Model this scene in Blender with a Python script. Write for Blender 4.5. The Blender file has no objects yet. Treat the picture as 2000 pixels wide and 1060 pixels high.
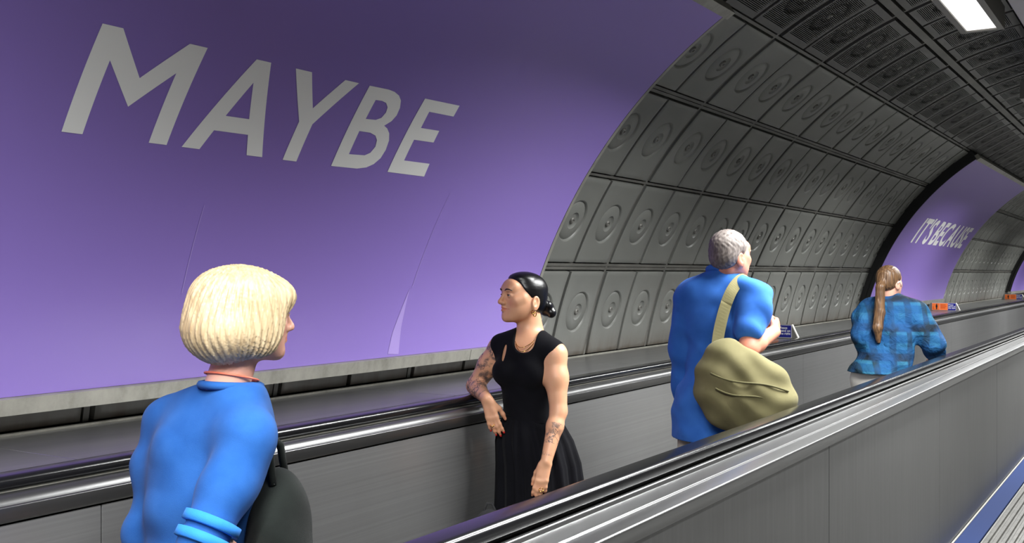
import bpy, bmesh, math, random
import numpy as np
from mathutils import Vector, Matrix

random.seed(7)
rng = np.random.default_rng(7)
scene = bpy.context.scene
COL = scene.collection
pi = math.pi

# ------------------------------------------------------------------ camera
EYE = 1.64                                   # eye height above the walkway
FPX, VPX, VPY = 2077.7, 2300.3, 534.4        # focal length and vanishing point (2000 x 1060 frame)
YAW = math.atan2(VPX - 1000, FPX)
cam_data = bpy.data.cameras.new('camera')
cam = bpy.data.objects.new('camera', cam_data)
COL.objects.link(cam)
cam_data.sensor_width = 36.0
cam_data.lens = 36.0 * FPX / 2000.0
cam_data.shift_y = (VPY - 530.0) / 2000.0
cam_data.clip_start = 0.05
cam.location = (0, 0, EYE)
cam.rotation_euler = (pi / 2, 0, YAW)
scene.camera = cam

# ------------------------------------------------------------------ world, exposure, main light
world = bpy.data.worlds.new('world')
scene.world = world
world.use_nodes = True
world.node_tree.nodes['Background'].inputs[0].default_value = (0.5, 0.52, 0.55, 1)
world.node_tree.nodes['Background'].inputs[1].default_value = 0.05
scene.view_settings.view_transform = 'Standard'
scene.view_settings.look = 'None'
scene.view_settings.gamma = 1.0
scene.view_settings.use_curve_mapping = False
scene.view_settings.exposure = 0.0
scene.cycles.max_bounces = 7
scene.cycles.diffuse_bounces = 4
scene.cycles.glossy_bounces = 4
LAMP_POWER = 202.0                            # watts of each ceiling strip light
LAMP_Y = [-4.93, .27, 5.47, 10.67, 15.87, 21.07, 26.27, 31.47]
LAMP_B = 1.42                                # lamp height above the eye

# ------------------------------------------------------------------ tunnel numbers (metres)
R = 3.09
AX, AZ = -0.4623, EYE - 1.1102               # tunnel axis
RING0 = 6.564                                # a ring joint; rings are 1 m wide
PHI = [0.178, 0.3823, 0.588, 0.7933, 0.9967, 1.193, 1.397, 1.601]   # panel row joints
GAP = [0.006, 0.034, 0.020, 0.034, 0.022, 0.045, 0.030, 0.030]      # half width of each joint
Y0, Y1 = -11.0, 46.0

def cyl(phi, y, r=R):
    return Vector((AX - r * math.cos(phi), y, AZ + r * math.sin(phi)))

# ------------------------------------------------------------------ helpers
def link(name, mesh, mat=None, parent=None, smooth=False):
    o = bpy.data.objects.new(name, mesh)
    COL.objects.link(o)
    if mat is not None and hasattr(mesh, 'materials') and not mesh.materials:
        mesh.materials.append(mat)
    if parent is not None:
        o.parent = parent
    if smooth:
        mesh.polygons.foreach_set('use_smooth', [True] * len(mesh.polygons))
    return o

def mesh_of(name, verts, faces, mats=None, fmat=None, smooth=False):
    me = bpy.data.meshes.new(name)
    me.from_pydata([tuple(v) for v in verts], [], [tuple(f) for f in faces])
    for m in mats or []:
        me.materials.append(m)
    if fmat is not None:
        me.polygons.foreach_set('material_index', list(fmat))
    if smooth:
        me.polygons.foreach_set('use_smooth', [True] * len(me.polygons))
    me.update()
    return me

def tag(o, label=None, cat=None, group=None, kind=None):
    if label: o['label'] = label
    if cat: o['category'] = cat
    if group: o['group'] = group
    if kind: o['kind'] = kind
    return o

def empty(name, loc=(0, 0, 0), rz=0.0):
    o = bpy.data.objects.new(name, None)
    COL.objects.link(o)
    o.location = loc
    o.rotation_euler = (0, 0, rz)
    o.empty_display_size = 0.1
    return o

def box_mesh(name, x0, x1, y0, y1, z0, z1, mat=None, bevel=0.0, seg=2):
    bm = bmesh.new()
    bmesh.ops.create_cube(bm, size=1.0)
    for v in bm.verts:
        v.co = Vector((x0 + (v.co.x + .5) * (x1 - x0), y0 + (v.co.y + .5) * (y1 - y0), z0 + (v.co.z + .5) * (z1 - z0)))
    if bevel:
        bmesh.ops.bevel(bm, geom=bm.edges[:], offset=bevel, segments=seg, affect='EDGES', profile=0.5)
    me = bpy.data.meshes.new(name)
    bm.to_mesh(me); bm.free()
    if mat: me.materials.append(mat)
    return me

def extrude_profile(name, prof, y0, y1, mat=None, ny=1, smooth=False, caps=True):
    """closed polygon prof [(x,z)...] extruded along y"""
    n = len(prof)
    verts, faces = [], []
    for j in range(ny + 1):
        y = y0 + (y1 - y0) * j / ny
        verts += [(x, y, z) for x, z in prof]
    for j in range(ny):
        for i in range(n):
            a = j * n + i; b = j * n + (i + 1) % n
            faces.append((a, b, b + n, a + n))
    if caps:
        faces.append(tuple(range(n - 1, -1, -1)))
        faces.append(tuple(ny * n + i for i in range(n)))
    me = mesh_of(name, verts, faces, [mat] if mat else None)
    bm = bmesh.new(); bm.from_mesh(me)
    bmesh.ops.recalc_face_normals(bm, faces=bm.faces[:])
    bm.to_mesh(me); bm.free()
    if smooth:
        shade_auto(me, 35)
    return me

def shade_auto(me, deg):
    me.polygons.foreach_set('use_smooth', [True] * len(me.polygons))
    try:
        me.set_sharp_from_angle(angle=math.radians(deg))
    except Exception:
        pass

def sector_mesh(name, r0, r1, p0, p1, y0, y1, mat=None, n=24, ny=1, org=(0, 0, 0)):
    """curved slab: radius r0 (face towards the axis) to r1, angle p0..p1, along y0..y1"""
    verts, faces = [], []
    O = Vector(org)
    for j in range(ny + 1):
        y = y0 + (y1 - y0) * j / ny
        for i in range(n + 1):
            p = p0 + (p1 - p0) * i / n
            verts.append(cyl(p, y, r0) - O)
    base = len(verts)
    for j in range(ny + 1):
        y = y0 + (y1 - y0) * j / ny
        for i in range(n + 1):
            p = p0 + (p1 - p0) * i / n
            verts.append(cyl(p, y, r1) - O)
    w = n + 1
    for j in range(ny):
        for i in range(n):
            a = j * w + i
            faces.append((a, a + 1, a + 1 + w, a + w))
            faces.append((base + a, base + a + w, base + a + 1 + w, base + a + 1))
    for j in range(ny):
        for i in (0, n):
            a = j * w + i
            faces.append((a, a + w, base + a + w, base + a))
    for i in range(n):
        for j in (0, ny):
            a = j * w + i
            faces.append((a, a + 1, base + a + 1, base + a))
    me = mesh_of(name, verts, faces, [mat] if mat else None)
    bm = bmesh.new(); bm.from_mesh(me)
    bmesh.ops.recalc_face_normals(bm, faces=bm.faces[:])
    bm.to_mesh(me); bm.free()
    shade_auto(me, 30)
    return me

def tube_mesh(name, pts, rad, mat=None, n=10, closed=False, rads=None):
    pts = [Vector(p) for p in pts]
    m = len(pts)
    verts, faces = [], []
    up = Vector((0.13, 0.21, 0.97))
    for i, p in enumerate(pts):
        a = pts[(i - 1) % m] if (closed or i > 0) else p
        b = pts[(i + 1) % m] if (closed or i < m - 1) else p
        t = (b - a).normalized()
        u = t.cross(up)
        if u.length < 1e-4: u = t.cross(Vector((1, 0, 0)))
        u.normalize(); v = t.cross(u)
        r = rads[i] if rads else rad
        for k in range(n):
            an = 2 * pi * k / n
            verts.append(p + u * (math.cos(an) * r) + v * (math.sin(an) * r))
    for i in range(m if closed else m - 1):
        for k in range(n):
            a = i * n + k; b = i * n + (k + 1) % n
            c = ((i + 1) % m) * n + (k + 1) % n; d = ((i + 1) % m) * n + k
            faces.append((a, d, c, b))
    if not closed:
        faces.append(tuple(range(n)))
        faces.append(tuple((m - 1) * n + k for k in range(n - 1, -1, -1)))
    me = mesh_of(name, verts, faces, [mat] if mat else None, smooth=True)
    bm = bmesh.new(); bm.from_mesh(me)
    bmesh.ops.recalc_face_normals(bm, faces=bm.faces[:])
    bm.to_mesh(me); bm.free()
    return me

# ------------------------------------------------------------------ materials
def lin(r, g, b):
    f = lambda c: (c / 255 / 12.92) if c / 255 <= 0.04045 else ((c / 255 + 0.055) / 1.055) ** 2.4
    return (f(r), f(g), f(b), 1)

class M:
    """small node-material builder"""
    def __init__(s, name, color=(.5, .5, .5, 1), rough=.5, metal=0.0, spec=None, coat=0.0):
        s.m = bpy.data.materials.new(name); s.m.use_nodes = True
        s.nt = s.m.node_tree; s.b = s.nt.nodes['Principled BSDF']
        s.b.inputs['Base Color'].default_value = color
        s.b.inputs['Roughness'].default_value = rough
        s.b.inputs['Metallic'].default_value = metal
        if spec is not None: s.b.inputs['Specular IOR Level'].default_value = spec
        if coat: s.b.inputs['Coat Weight'].default_value = coat; s.b.inputs['Coat Roughness'].default_value = .12
    def n(s, typ, **kw):
        nd = s.nt.nodes.new(typ)
        for k, v in kw.items():
            if k in nd.inputs: nd.inputs[k].default_value = v
            else: setattr(nd, k, v)
        return nd
    def l(s, a, b): s.nt.links.new(a, b)
    def coord(s, scale=(1, 1, 1), rot=(0, 0, 0), space='Object'):
        tc = s.n('ShaderNodeTexCoord'); mp = s.n('ShaderNodeMapping')
        mp.inputs['Scale'].default_value = scale; mp.inputs['Rotation'].default_value = rot
        s.l(tc.outputs[space], mp.inputs['Vector'])
        return mp.outputs['Vector']
    def world(s, scale=(1, 1, 1)):
        g = s.n('ShaderNodeNewGeometry'); mp = s.n('ShaderNodeMapping')
        mp.inputs['Scale'].default_value = scale
        s.l(g.outputs['Position'], mp.inputs['Vector'])
        return mp.outputs['Vector']
    def noise(s, vec, scale=5, detail=4, rough=.55, dist=0):
        nz = s.n('ShaderNodeTexNoise', Scale=scale, Detail=detail, Roughness=rough, Distortion=dist)
        s.l(vec, nz.inputs['Vector'])
        return nz.outputs['Fac']
    def ramp(s, fac, stops):
        r = s.n('ShaderNodeValToRGB')
        e = r.color_ramp.elements
        while len(e) > 1: e.remove(e[-1])
        e[0].position = stops[0][0]; e[0].color = stops[0][1]
        for p, c in stops[1:]:
            q = e.new(p); q.color = c
        s.l(fac, r.inputs['Fac'])
        return r.outputs['Color']
    def mix(s, fac, a, b, blend='MIX'):
        m = s.n('ShaderNodeMix', data_type='RGBA', blend_type=blend)
        for v, i in ((fac, 0), (a, 6), (b, 7)):
            if isinstance(v, (float, int)): m.inputs[i].default_value = v
            elif isinstance(v, tuple): m.inputs[i].default_value = v
            else: s.l(v, m.inputs[i])
        return m.outputs[2]
    def maprange(s, v, a, b, c, d):
        m = s.n('ShaderNodeMapRange')
        for i, x in enumerate((a, b, c, d)): m.inputs[i + 1].default_value = x
        s.l(v, m.inputs[0])
        return m.outputs[0]
    def color(s, v): s.l(v, s.b.inputs['Base Color']); return s
    def rough(s, v): s.l(v, s.b.inputs['Roughness']); return s
    def bump(s, h, strength=.3, dist=.01):
        b = s.n('ShaderNodeBump', Strength=strength, Distance=dist)
        s.l(h, b.inputs['Height']); s.l(b.outputs['Normal'], s.b.inputs['Normal'])
        return s

def g3(v, a=1.0): return (v, v, v, 1)

MT = {}
# enamelled lining panels, brown grime creeping up from the ledge in uneven streaks
m = M('lining_panel', rough=.42, spec=.4)
v = m.world()
base = m.ramp(m.noise(v, 1.1, 5), [(.3, lin(106, 107, 103)), (.7, lin(119, 120, 115))])
sep = m.n('ShaderNodeSeparateXYZ'); m.l(v, sep.inputs[0])
low = m.maprange(sep.outputs[2], 1.07, 1.30, 1.0, 0.0)
st = m.noise(m.world((1, 7, 1.2)), 1.6, 4)
pw = m.n('ShaderNodeMath', operation='POWER'); m.l(low, pw.inputs[0]); pw.inputs[1].default_value = 2.2
mu = m.n('ShaderNodeMath', operation='MULTIPLY'); m.l(pw.outputs[0], mu.inputs[0]); m.l(m.maprange(st, .3, .65, .35, 1.0), mu.inputs[1])
m.color(m.mix(mu.outputs[0], base, lin(78, 66, 56)))
m.bump(m.noise(v, 260, 2), .06, .002)
MT['panel'] = m.m
m = M('lining_flange', rough=.5)
m.color(m.ramp(m.noise(m.world((1, .35, 1)), 9, 5), [(.3, lin(74, 73, 69)), (.55, lin(94, 93, 88)), (.8, lin(108, 106, 100))]))
MT['flange'] = m.m
m = M('lining_joint', color=lin(14, 14, 14), rough=.8); MT['joint'] = m.m
m = M('vent_groove', color=lin(16, 16, 17), rough=.8); MT['groove'] = m.m
m = M('vent_panel', rough=.45)
m.color(m.ramp(m.noise(m.world(), 2, 4), [(.3, lin(66, 65, 64)), (.7, lin(80, 79, 77))]))
MT['vent'] = m.m
m = M('tunnel_shell', rough=.7)
m.color(m.ramp(m.noise(m.world(), 1.3, 5), [(.3, lin(74, 73, 70)), (.7, lin(92, 91, 88))]))
MT['shell'] = m.m
m = M('bolt_metal', color=lin(112, 111, 106), rough=.45, metal=.2); MT['bolt'] = m.m

def steel(name, lo, hi, r0, r1, axis=(1, .06, 14), metal=.9):
    m = M(name, metal=metal)
    v = m.world(axis)
    big = m.noise(m.world((1, .5, .3)), 2.1, 4)
    m.color(m.mix(.45, m.ramp(m.noise(v, 7, 6, .65), [(.3, g3(lo)), (.7, g3(hi))]), m.ramp(big, [(.3, g3(lo)), (.72, g3(hi))])))
    m.b.inputs['Roughness'].default_value = .5 * (r0 + r1)
    return m.m
MT['steel'] = steel('brushed_steel', .26, .36, .27, .38, metal=.72)
MT['steel_panel'] = steel('worn_steel_panel', .115, .165, .36, .48, axis=(1, 6, .25), metal=.8)
MT['coping'] = steel('coping_steel', .15, .20, .28, .36, axis=(4, .04, 4))
MT['ledge'] = steel('ledge_steel', .20, .28, .24, .36, axis=(3, .1, 1), metal=.75)
m = M('handrail_rubber', color=lin(18, 18, 20), rough=.2, spec=.55)
MT['rubber'] = m.m
m = M('black_trim', color=lin(20, 20, 20), rough=.5); MT['black'] = m.m
m = M('dull_aluminium', color=lin(150, 149, 140), rough=.42, metal=.35)
m.color(m.ramp(m.noise(m.world((1, 1.5, 1)), 6, 6, .7), [(.25, lin(122, 121, 112)), (.5, lin(150, 148, 139)), (.8, lin(166, 164, 154))]))
MT['alu'] = m.m
m = M('purple_vinyl', rough=.34, spec=.5)
v = m.world()
m.b.inputs['Base Color'].default_value = lin(141, 117, 196)
MT['purple'] = m.m
m = M('purple_crease', color=lin(168, 146, 214), rough=.3); MT['crease'] = m.m
m = M('pale_lettering', color=lin(244, 244, 240), rough=.45); MT['letter'] = m.m
m = M('lamp_diffuser', color=(.9, .9, .9, 1), rough=.4)
m.b.inputs['Emission Color'].default_value = (1, .985, .96, 1); m.b.inputs['Emission Strength'].default_value = 1.4
MT['diffuser'] = m.m
m = M('lamp_housing', color=lin(120, 118, 112), rough=.5, metal=.2); MT['housing'] = m.m
m = M('trunking_paint', color=lin(160, 156, 160), rough=.5); MT['trunk'] = m.m
m = M('blue_floor_tape', rough=.75, spec=.08)
m.color(m.mix(m.ramp(m.noise(m.world((1, .6, 1)), 38, 6, .75), [(.66, g3(0)), (.74, g3(1))]), lin(24, 38, 74), lin(84, 86, 96)))
MT['blue'] = m.m
m = M('ribbed_tread', rough=.42, metal=.6)
m.color(m.ramp(m.noise(m.world((1, 1, 1)), 22, 6, .7), [(.3, lin(54, 53, 50)), (.6, lin(78, 77, 73)), (.85, lin(104, 102, 97))]))
m.bump(m.n('ShaderNodeTexWave', Scale=18.0).outputs['Fac'] if False else m.noise(m.world((1, 2.5, 1)), 60, 2), .5, .004)
MT['tread'] = m.m
m = M('floor_stone', rough=.55)
m.color(m.ramp(m.noise(m.world(), 5, 6), [(.3, lin(92, 92, 91)), (.7, lin(124, 124, 122))]))
MT['floor'] = m.m
MT['orange'] = M('orange_print', color=lin(246, 122, 50), rough=.45).m
MT['dkorange'] = M('dark_orange_print', color=lin(196, 74, 28), rough=.45).m
MT['navy'] = M('navy_print', color=lin(22, 26, 128), rough=.45).m
MT['white'] = M('white_print', color=lin(228, 228, 232), rough=.45).m
MT['plate'] = M('sign_plate', color=lin(128, 127, 122), rough=.4, metal=.4).m
MT['edge'] = M('lit_sign_edge', color=lin(236, 232, 222), rough=.4).m  # near-white colour paints in the light on the plate's sloped end
# ================================================================== tunnel shell (setting)
wall_left = link('wall_left', sector_mesh('wall_left', R + .055, R + .12, -0.35, PHI[4], Y0, Y1, MT['joint'], 40, 1))
tag(wall_left, kind='structure')
ceiling = link('ceiling', sector_mesh('ceiling', R + .055, R + .12, PHI[4], pi - PHI[4], Y0, Y1, MT['joint'], 40, 1))
tag(ceiling, kind='structure')
wall_right = link('wall_right', sector_mesh('wall_right', R, R + .12, pi - PHI[4], pi + 0.35, Y0, Y1, MT['shell'], 40, 1))
tag(wall_right, kind='structure')
for nm, y in (('end_cap_back', Y0 - .06), ('end_cap_far', Y1 + .0)):  # unseen end caps, added to keep the light enclosed in the tunnel
    tag(link(nm, box_mesh(nm, AX - 3.3, AX + 3.3, y, y + .06, -.6, AZ + 3.3, MT['shell'])), kind='structure')

# ---- lining panels
def panel_mesh(name, row, mat):
    """one curved lining panel with its pressed round dish; local origin at the panel centre"""
    pa = PHI[row] + GAP[row] / R; pb = PHI[row + 1] - GAP[row + 1] / R
    pc = .5 * (PHI[row] + PHI[row + 1]); O = cyl(pc, 0)
    hw = .2275
    sa, sb = (pa - pc) * R, (pb - pc) * R
    prof = [(.018, -.009), (.034, -.010), (.047, -.009), (.057, .001), (.066, .0), (.116, -.0015), (.126, -.008), (.133, -.012), (.141, .0), (.147, 0.0012)]
    N = 32
    verts, faces = [], []
    def add(u, s, h):
        verts.append(cyl(pc + s / R, u, R - h) - O)
    add(0, 0, -.009)
    for r, h in prof:
        for k in range(N):
            a = 2 * pi * k / N
            add(r * math.cos(a), r * math.sin(a), h)
    # transition to the rectangle
    def rect(a, inset=0.0):
        c, s_ = math.cos(a), math.sin(a)
        W = hw - inset; A = sa + inset; B = sb - inset
        t = 1e9
        if abs(c) > 1e-9: t = min(t, W / abs(c))
        if s_ > 1e-9: t = min(t, B / s_)
        if s_ < -1e-9: t = min(t, -A / -s_ if False else A / s_)
        return t * c, t * s_
    angs = [2 * pi * k / N for k in range(N)]
    # move the nearest samples onto the corners
    corners = [math.atan2(sb - .006, hw - .006), math.atan2(sb - .006, -hw + .006), math.atan2(sa + .006, -hw + .006) + 2 * pi, math.atan2(sa + .006, hw - .006) + 2 * pi]
    ra = angs[:]
    for c in corners:
        i = min(range(N), key=lambda i: abs(angs[i] - c)); ra[i] = c
    for f in (.45, .8):
        for k in range(N):
            x1, s1 = rect(ra[k], .006); x0, s0 = .148 * math.cos(angs[k]), .148 * math.sin(angs[k])
            add(x0 + (x1 - x0) * f, s0 + (s1 - s0) * f, .0005)
    for k in range(N):
        x1, s1 = rect(ra[k], .006); add(x1, s1, 0)
    for k in range(N):
        x1, s1 = rect(ra[k], .006)
        add(max(-hw, min(hw, x1 * 1.04)), max(sa, min(sb, s1 * 1.04)), -.004)
    for k in range(N):
        x1, s1 = rect(ra[k], .006)
        add(max(-hw, min(hw, x1 * 1.04)), max(sa, min(sb, s1 * 1.04)), -.045)
    nr = len(prof) + 5
    for k in range(N):
        faces.append((0, 1 + k, 1 + (k + 1) % N))
    for j in range(nr - 1):
        for k in range(N):
            a = 1 + j * N + k; b = 1 + j * N + (k + 1) % N
            faces.append((a, a + N, b + N, b))
    me = mesh_of(name, verts, faces, [mat])
    bm = bmesh.new(); bm.from_mesh(me)
    bmesh.ops.recalc_face_normals(bm, faces=bm.faces[:])
    # face the tunnel axis
    inward = (Vector((AX, 0, AZ)) - O).normalized()
    bm.faces.ensure_lookup_table()
    if bm.faces[0].normal.dot(inward) < 0:
        bmesh.ops.reverse_faces(bm, faces=bm.faces[:])
    bm.to_mesh(me); bm.free()
    shade_auto(me, 50)
    return me, O, pc

def vent_mesh(name, row):
    """ceiling panel: solid border, louvre slats running along the tunnel, the same pressed dish"""
    pa = PHI[row] + GAP[row] / R; pb = PHI[row + 1] - GAP[row + 1] / R
    pc = .5 * (PHI[row] + PHI[row + 1]); O = cyl(pc, 0)
    hw = .2275
    sa, sb = (pa - pc) * R, (pb - pc) * R
    def dish(u, s):
        r = math.hypot(u, s)
        pts = [(0, -.004), (.03, -.012), (.048, -.012), (.058, 0), (.066, 0), (.112, -.004), (.130, -.018), (.143, 0), (9, 0)]
        for (r0, h0), (r1, h1) in zip(pts, pts[1:]):
            if r0 <= r <= r1: return h0 + (h1 - h0) * (r - r0) / (r1 - r0)
        return 0
    us = [-hw, -hw + .004, -hw + .03] + [(-hw + .03) + (2 * hw - .06) * i / 14 for i in range(1, 14)] + [hw - .03, hw - .004, hw]
    ss = [(sa, 0, -1), (sa + .004, 0, 0), (sa + .05, 0, 0)]
    n = 40
    L = (sb - sa - .10)
    for i in range(n):
        s0 = sa + .05 + L * i / n
        ss += [(s0 + L / n * .08, 1, 0), (s0 + L / n * .46, 1, 0), (s0 + L / n * .54, 0, 0), (s0 + L / n, 0, 0)]
    ss += [(sb - .004, 0, 0), (sb, 0, -1)]
    verts, faces, fm = [], [], []
    nu = len(us)
    for s, grv, e in ss:
        for i, u in enumerate(us):
            h = dish(u, s)
            if grv and 2 < i < nu - 3: h -= .012
            if e or i in (0, nu - 1): h = -.045
            verts.append(cyl(pc + s / R, u, R - h) - O)
    for j in range(len(ss) - 1):
        for i in range(nu - 1):
            a = j * nu + i
            faces.append((a, a + nu, a + nu + 1, a + 1))
            fm.append(1 if (ss[j][1] and ss[j + 1][1] and 2 < i < nu - 4) else 0)
    me = mesh_of(name, verts, faces, [MT['vent'], MT['groove']], fm)
    bm = bmesh.new(); bm.from_mesh(me)
    bmesh.ops.recalc_face_normals(bm, faces=bm.faces[:])
    inward = (Vector((AX, 0, AZ)) - O).normalized()
    if sum((f.normal.dot(inward) * f.calc_area() for f in bm.faces)) < 0:
        bmesh.ops.reverse_faces(bm, faces=bm.faces[:])
    bm.to_mesh(me); bm.free()
    return me, O, pc

def bolt_mesh(name, pc, h=.003):
    inward = Vector((math.cos(pc), 0, -math.sin(pc)))
    u = Vector((0, 1, 0)); w = inward.cross(u)
    verts, faces = [], []
    N = 10
    for r, hh in ((.024, -.012), (.024, h - .008), (.018, h - .001), (.010, h), (.008, h - .006)):
        for k in range(N):
            a = 2 * pi * k / N
            verts.append(u * (r * math.cos(a)) + w * (r * math.sin(a)) + inward * hh)
    for j in range(4):
        for k in range(N):
            a = j * N + k; b = j * N + (k + 1) % N
            faces.append((a, b, b + N, a + N))
    faces.append(tuple(range(4 * N, 5 * N)))
    me = mesh_of(name, verts, faces, [MT['bolt']])
    bm = bmesh.new(); bm.from_mesh(me); bmesh.ops.recalc_face_normals(bm, faces=bm.faces[:]); bm.to_mesh(me); bm.free()
    shade_auto(me, 40)
    return me

BILLBOARDS = [(-1.2, 5.46), (13.92, 19.05), (27.6, 33.0)]
def hidden(y, row):
    """behind a billboard"""
    if row == 0 or row > 3: return False
    return any(a + .3 < y < b - .3 for a, b in BILLBOARDS)

panel_data = {r: panel_mesh('lining_panel_row', r, MT['panel']) for r in range(4)}
vent_data = {r: vent_mesh('vent_panel_row', r) for r in (4, 5, 6)}
bolts = {r: bolt_mesh('bolt_row', .5 * (PHI[r] + PHI[r + 1])) for r in range(7)}
tilt = random.Random(3)
far_stuff_v, far_stuff_f = [], []
for row in range(7):
    me, O, pc = (panel_data.get(row) or vent_data.get(row))
    parent = wall_left if row < 4 else ceiling
    k0 = 0
    for k in range(-14, 54):
        ring = k // 2
        y = RING0 + ring + (.2575 if k % 2 == 0 else .7425)
        if row == 0 and y < 1.0: continue
        if 0 < row < 4 and (y < 4.9 or hidden(y, row)): continue
        if row >= 4 and (y < 4.0 or y > 30): continue
        if row == 6 and y > 22: continue
        o = link('lining_panel' if row < 4 else 'vent_panel', me, None, parent)
        inw = Vector((math.cos(pc), 0, -math.sin(pc)))
        o.location = Vector((O.x, y, O.z)) + inw * tilt.uniform(-.002, .002)
        if y < 20:
            b = link('bolt', bolts[row], None, o)
# ---- flange rails along the joints between rows and the arched ring joints
def rail(pc, w, y0, y1, parent, dr=.012, mat='flange'):
    link('joint_rail', sector_mesh('joint_rail', R + dr, R + .06, pc - w / R, pc + w / R, y0, y1, MT[mat], 1, 1), None, parent)
for i in range(1, 7):
    g = GAP[i]
    par = wall_left if i < 4 else ceiling
    y0 = 4.6 if i < 4 else 3.5
    if i in (1, 3):
        for s in (-1, 1):
            rail(PHI[i] + s * (g - .012) / 2 / R * 1.10, (g - .012) / 2 * .88, y0, 34, par)
    elif i == 5:
        rail(PHI[i], g - .018, y0, 34, par, .0, 'alu' if False else 'flange')
    else:
        rail(PHI[i], g - .012, y0, 34, par)
for ring in range(-6, 28):
    y = RING0 + ring
    if y < 1.0: continue
    p_hi = .24 if any(a + .2 < y < b - .2 for a, b in BILLBOARDS) else PHI[4]
    link('ring_flange', sector_mesh('ring_flange', R + .012, R + .06, PHI[0], p_hi, y - .013, y + .013, MT['flange'], 24), None, wall_left)
    if y > 3.5:
        link('ring_flange', sector_mesh('ring_flange', R + .012, R + .06, PHI[4], PHI[7], y - .013, y + .013, MT['flange'], 16), None, ceiling)

# ================================================================== billboards
def billboard(y0, y1, label, letters):
    rf = 2.97
    pb, pt = .2355, .9965
    b = empty('billboard', cyl(pb, .5 * (y0 + y1), R))
    inv = Matrix.Translation(-b.location)
    def part(name, me):
        me.transform(inv); return link(name, me, None, b)
    ny = max(4, int((y1 - y0) * 4))
    part('backing_box', sector_mesh('backing_box', rf + .004, R + .05, pb - .012, pt + .006, y0 + .004, y1 + .03, MT['black'], 32, 1))
    part('poster_sheet', sector_mesh('poster_sheet', rf, rf + .004, pb, pt, y0, y1, MT['purple'], 48, ny))
    # dull aluminium frame: deep lower rail in lengths, thin upper rail, far side strip
    cuts = [y0]
    step = 3.05
    while cuts[-1] + step < y1: cuts.append(cuts[-1] + step)
    cuts.append(y1 + .04)
    for a, c in zip(cuts, cuts[1:]):
        part('lower_frame_rail', sector_mesh('lower_frame_rail', rf - .018, rf + .06, pb - .0205, pb - .0005, a + .002, c - .002, MT['alu'], 3))
    part('upper_frame_rail', sector_mesh('upper_frame_rail', rf - .012, rf + .05, pt + .0005, pt + .019, y0, y1 + .04, MT['alu'], 3))
    part('side_frame_strip', sector_mesh('side_frame_strip', rf + .002, rf + .05, pb - .001, pt + .004, y1 + .010, y1 + .04, MT['alu'], 40))
    part('side_frame_strip', sector_mesh('side_frame_strip', rf + .002, rf + .05, pb - .001, pt + .004, y0 - .012, y0 - .002, MT['black'], 40))
    for nm, me in letters:
        part(nm, me)
    tag(b, label, 'billboard', 'purple billboards on the tunnel wall')
    return b

def flat_to_wall(name, loops, mat, r, close=True, step=.03):
    """2-D outlines (y, arc length) filled, cut fine and wrapped on the tunnel curve"""
    cu = bpy.data.curves.new('outline', 'CURVE'); cu.dimensions = '2D'; cu.fill_mode = 'BOTH'
    for lp in loops:
        sp = cu.splines.new('POLY'); sp.points.add(len(lp) - 1); sp.use_cyclic_u = True
        for p, (a, s) in zip(sp.points, lp): p.co = (a, s, 0, 1)
    return wrap_curve(name, cu, mat, r, step)

def wrap_curve(name, cu, mat, r, step=.03, fn=None):
    o = bpy.data.objects.new('tmp', cu); COL.objects.link(o)
    dg = bpy.context.evaluated_depsgraph_get(); dg.update()
    me = bpy.data.meshes.new_from_object(o.evaluated_get(dg))
    bpy.data.objects.remove(o); bpy.data.curves.remove(cu)
    bm = bmesh.new(); bm.from_mesh(me)
    if fn:
        for v in bm.verts: v.co = Vector(fn(v.co))
    ys = [v.co.y for v in bm.verts]
    s = min(ys) + step
    while s < max(ys):
        bmesh.ops.bisect_plane(bm, geom=bm.verts[:] + bm.edges[:] + bm.faces[:], plane_co=(0, s, 0), plane_no=(0, 1, 0))
        s += step
    for v in bm.verts:
        v.co = cyl(v.co.y / 2.97, v.co.x, r)
    bmesh.ops.recalc_face_normals(bm, faces=bm.faces[:])
    for f in bm.faces:
        c = f.calc_center_median()
        if f.normal.dot(Vector((AX - c.x, 0, AZ - c.z))) < 0: f.normal_flip()
    bm.to_mesh(me); bm.free()
    me.materials.clear(); me.materials.append(mat)
    return me

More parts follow.
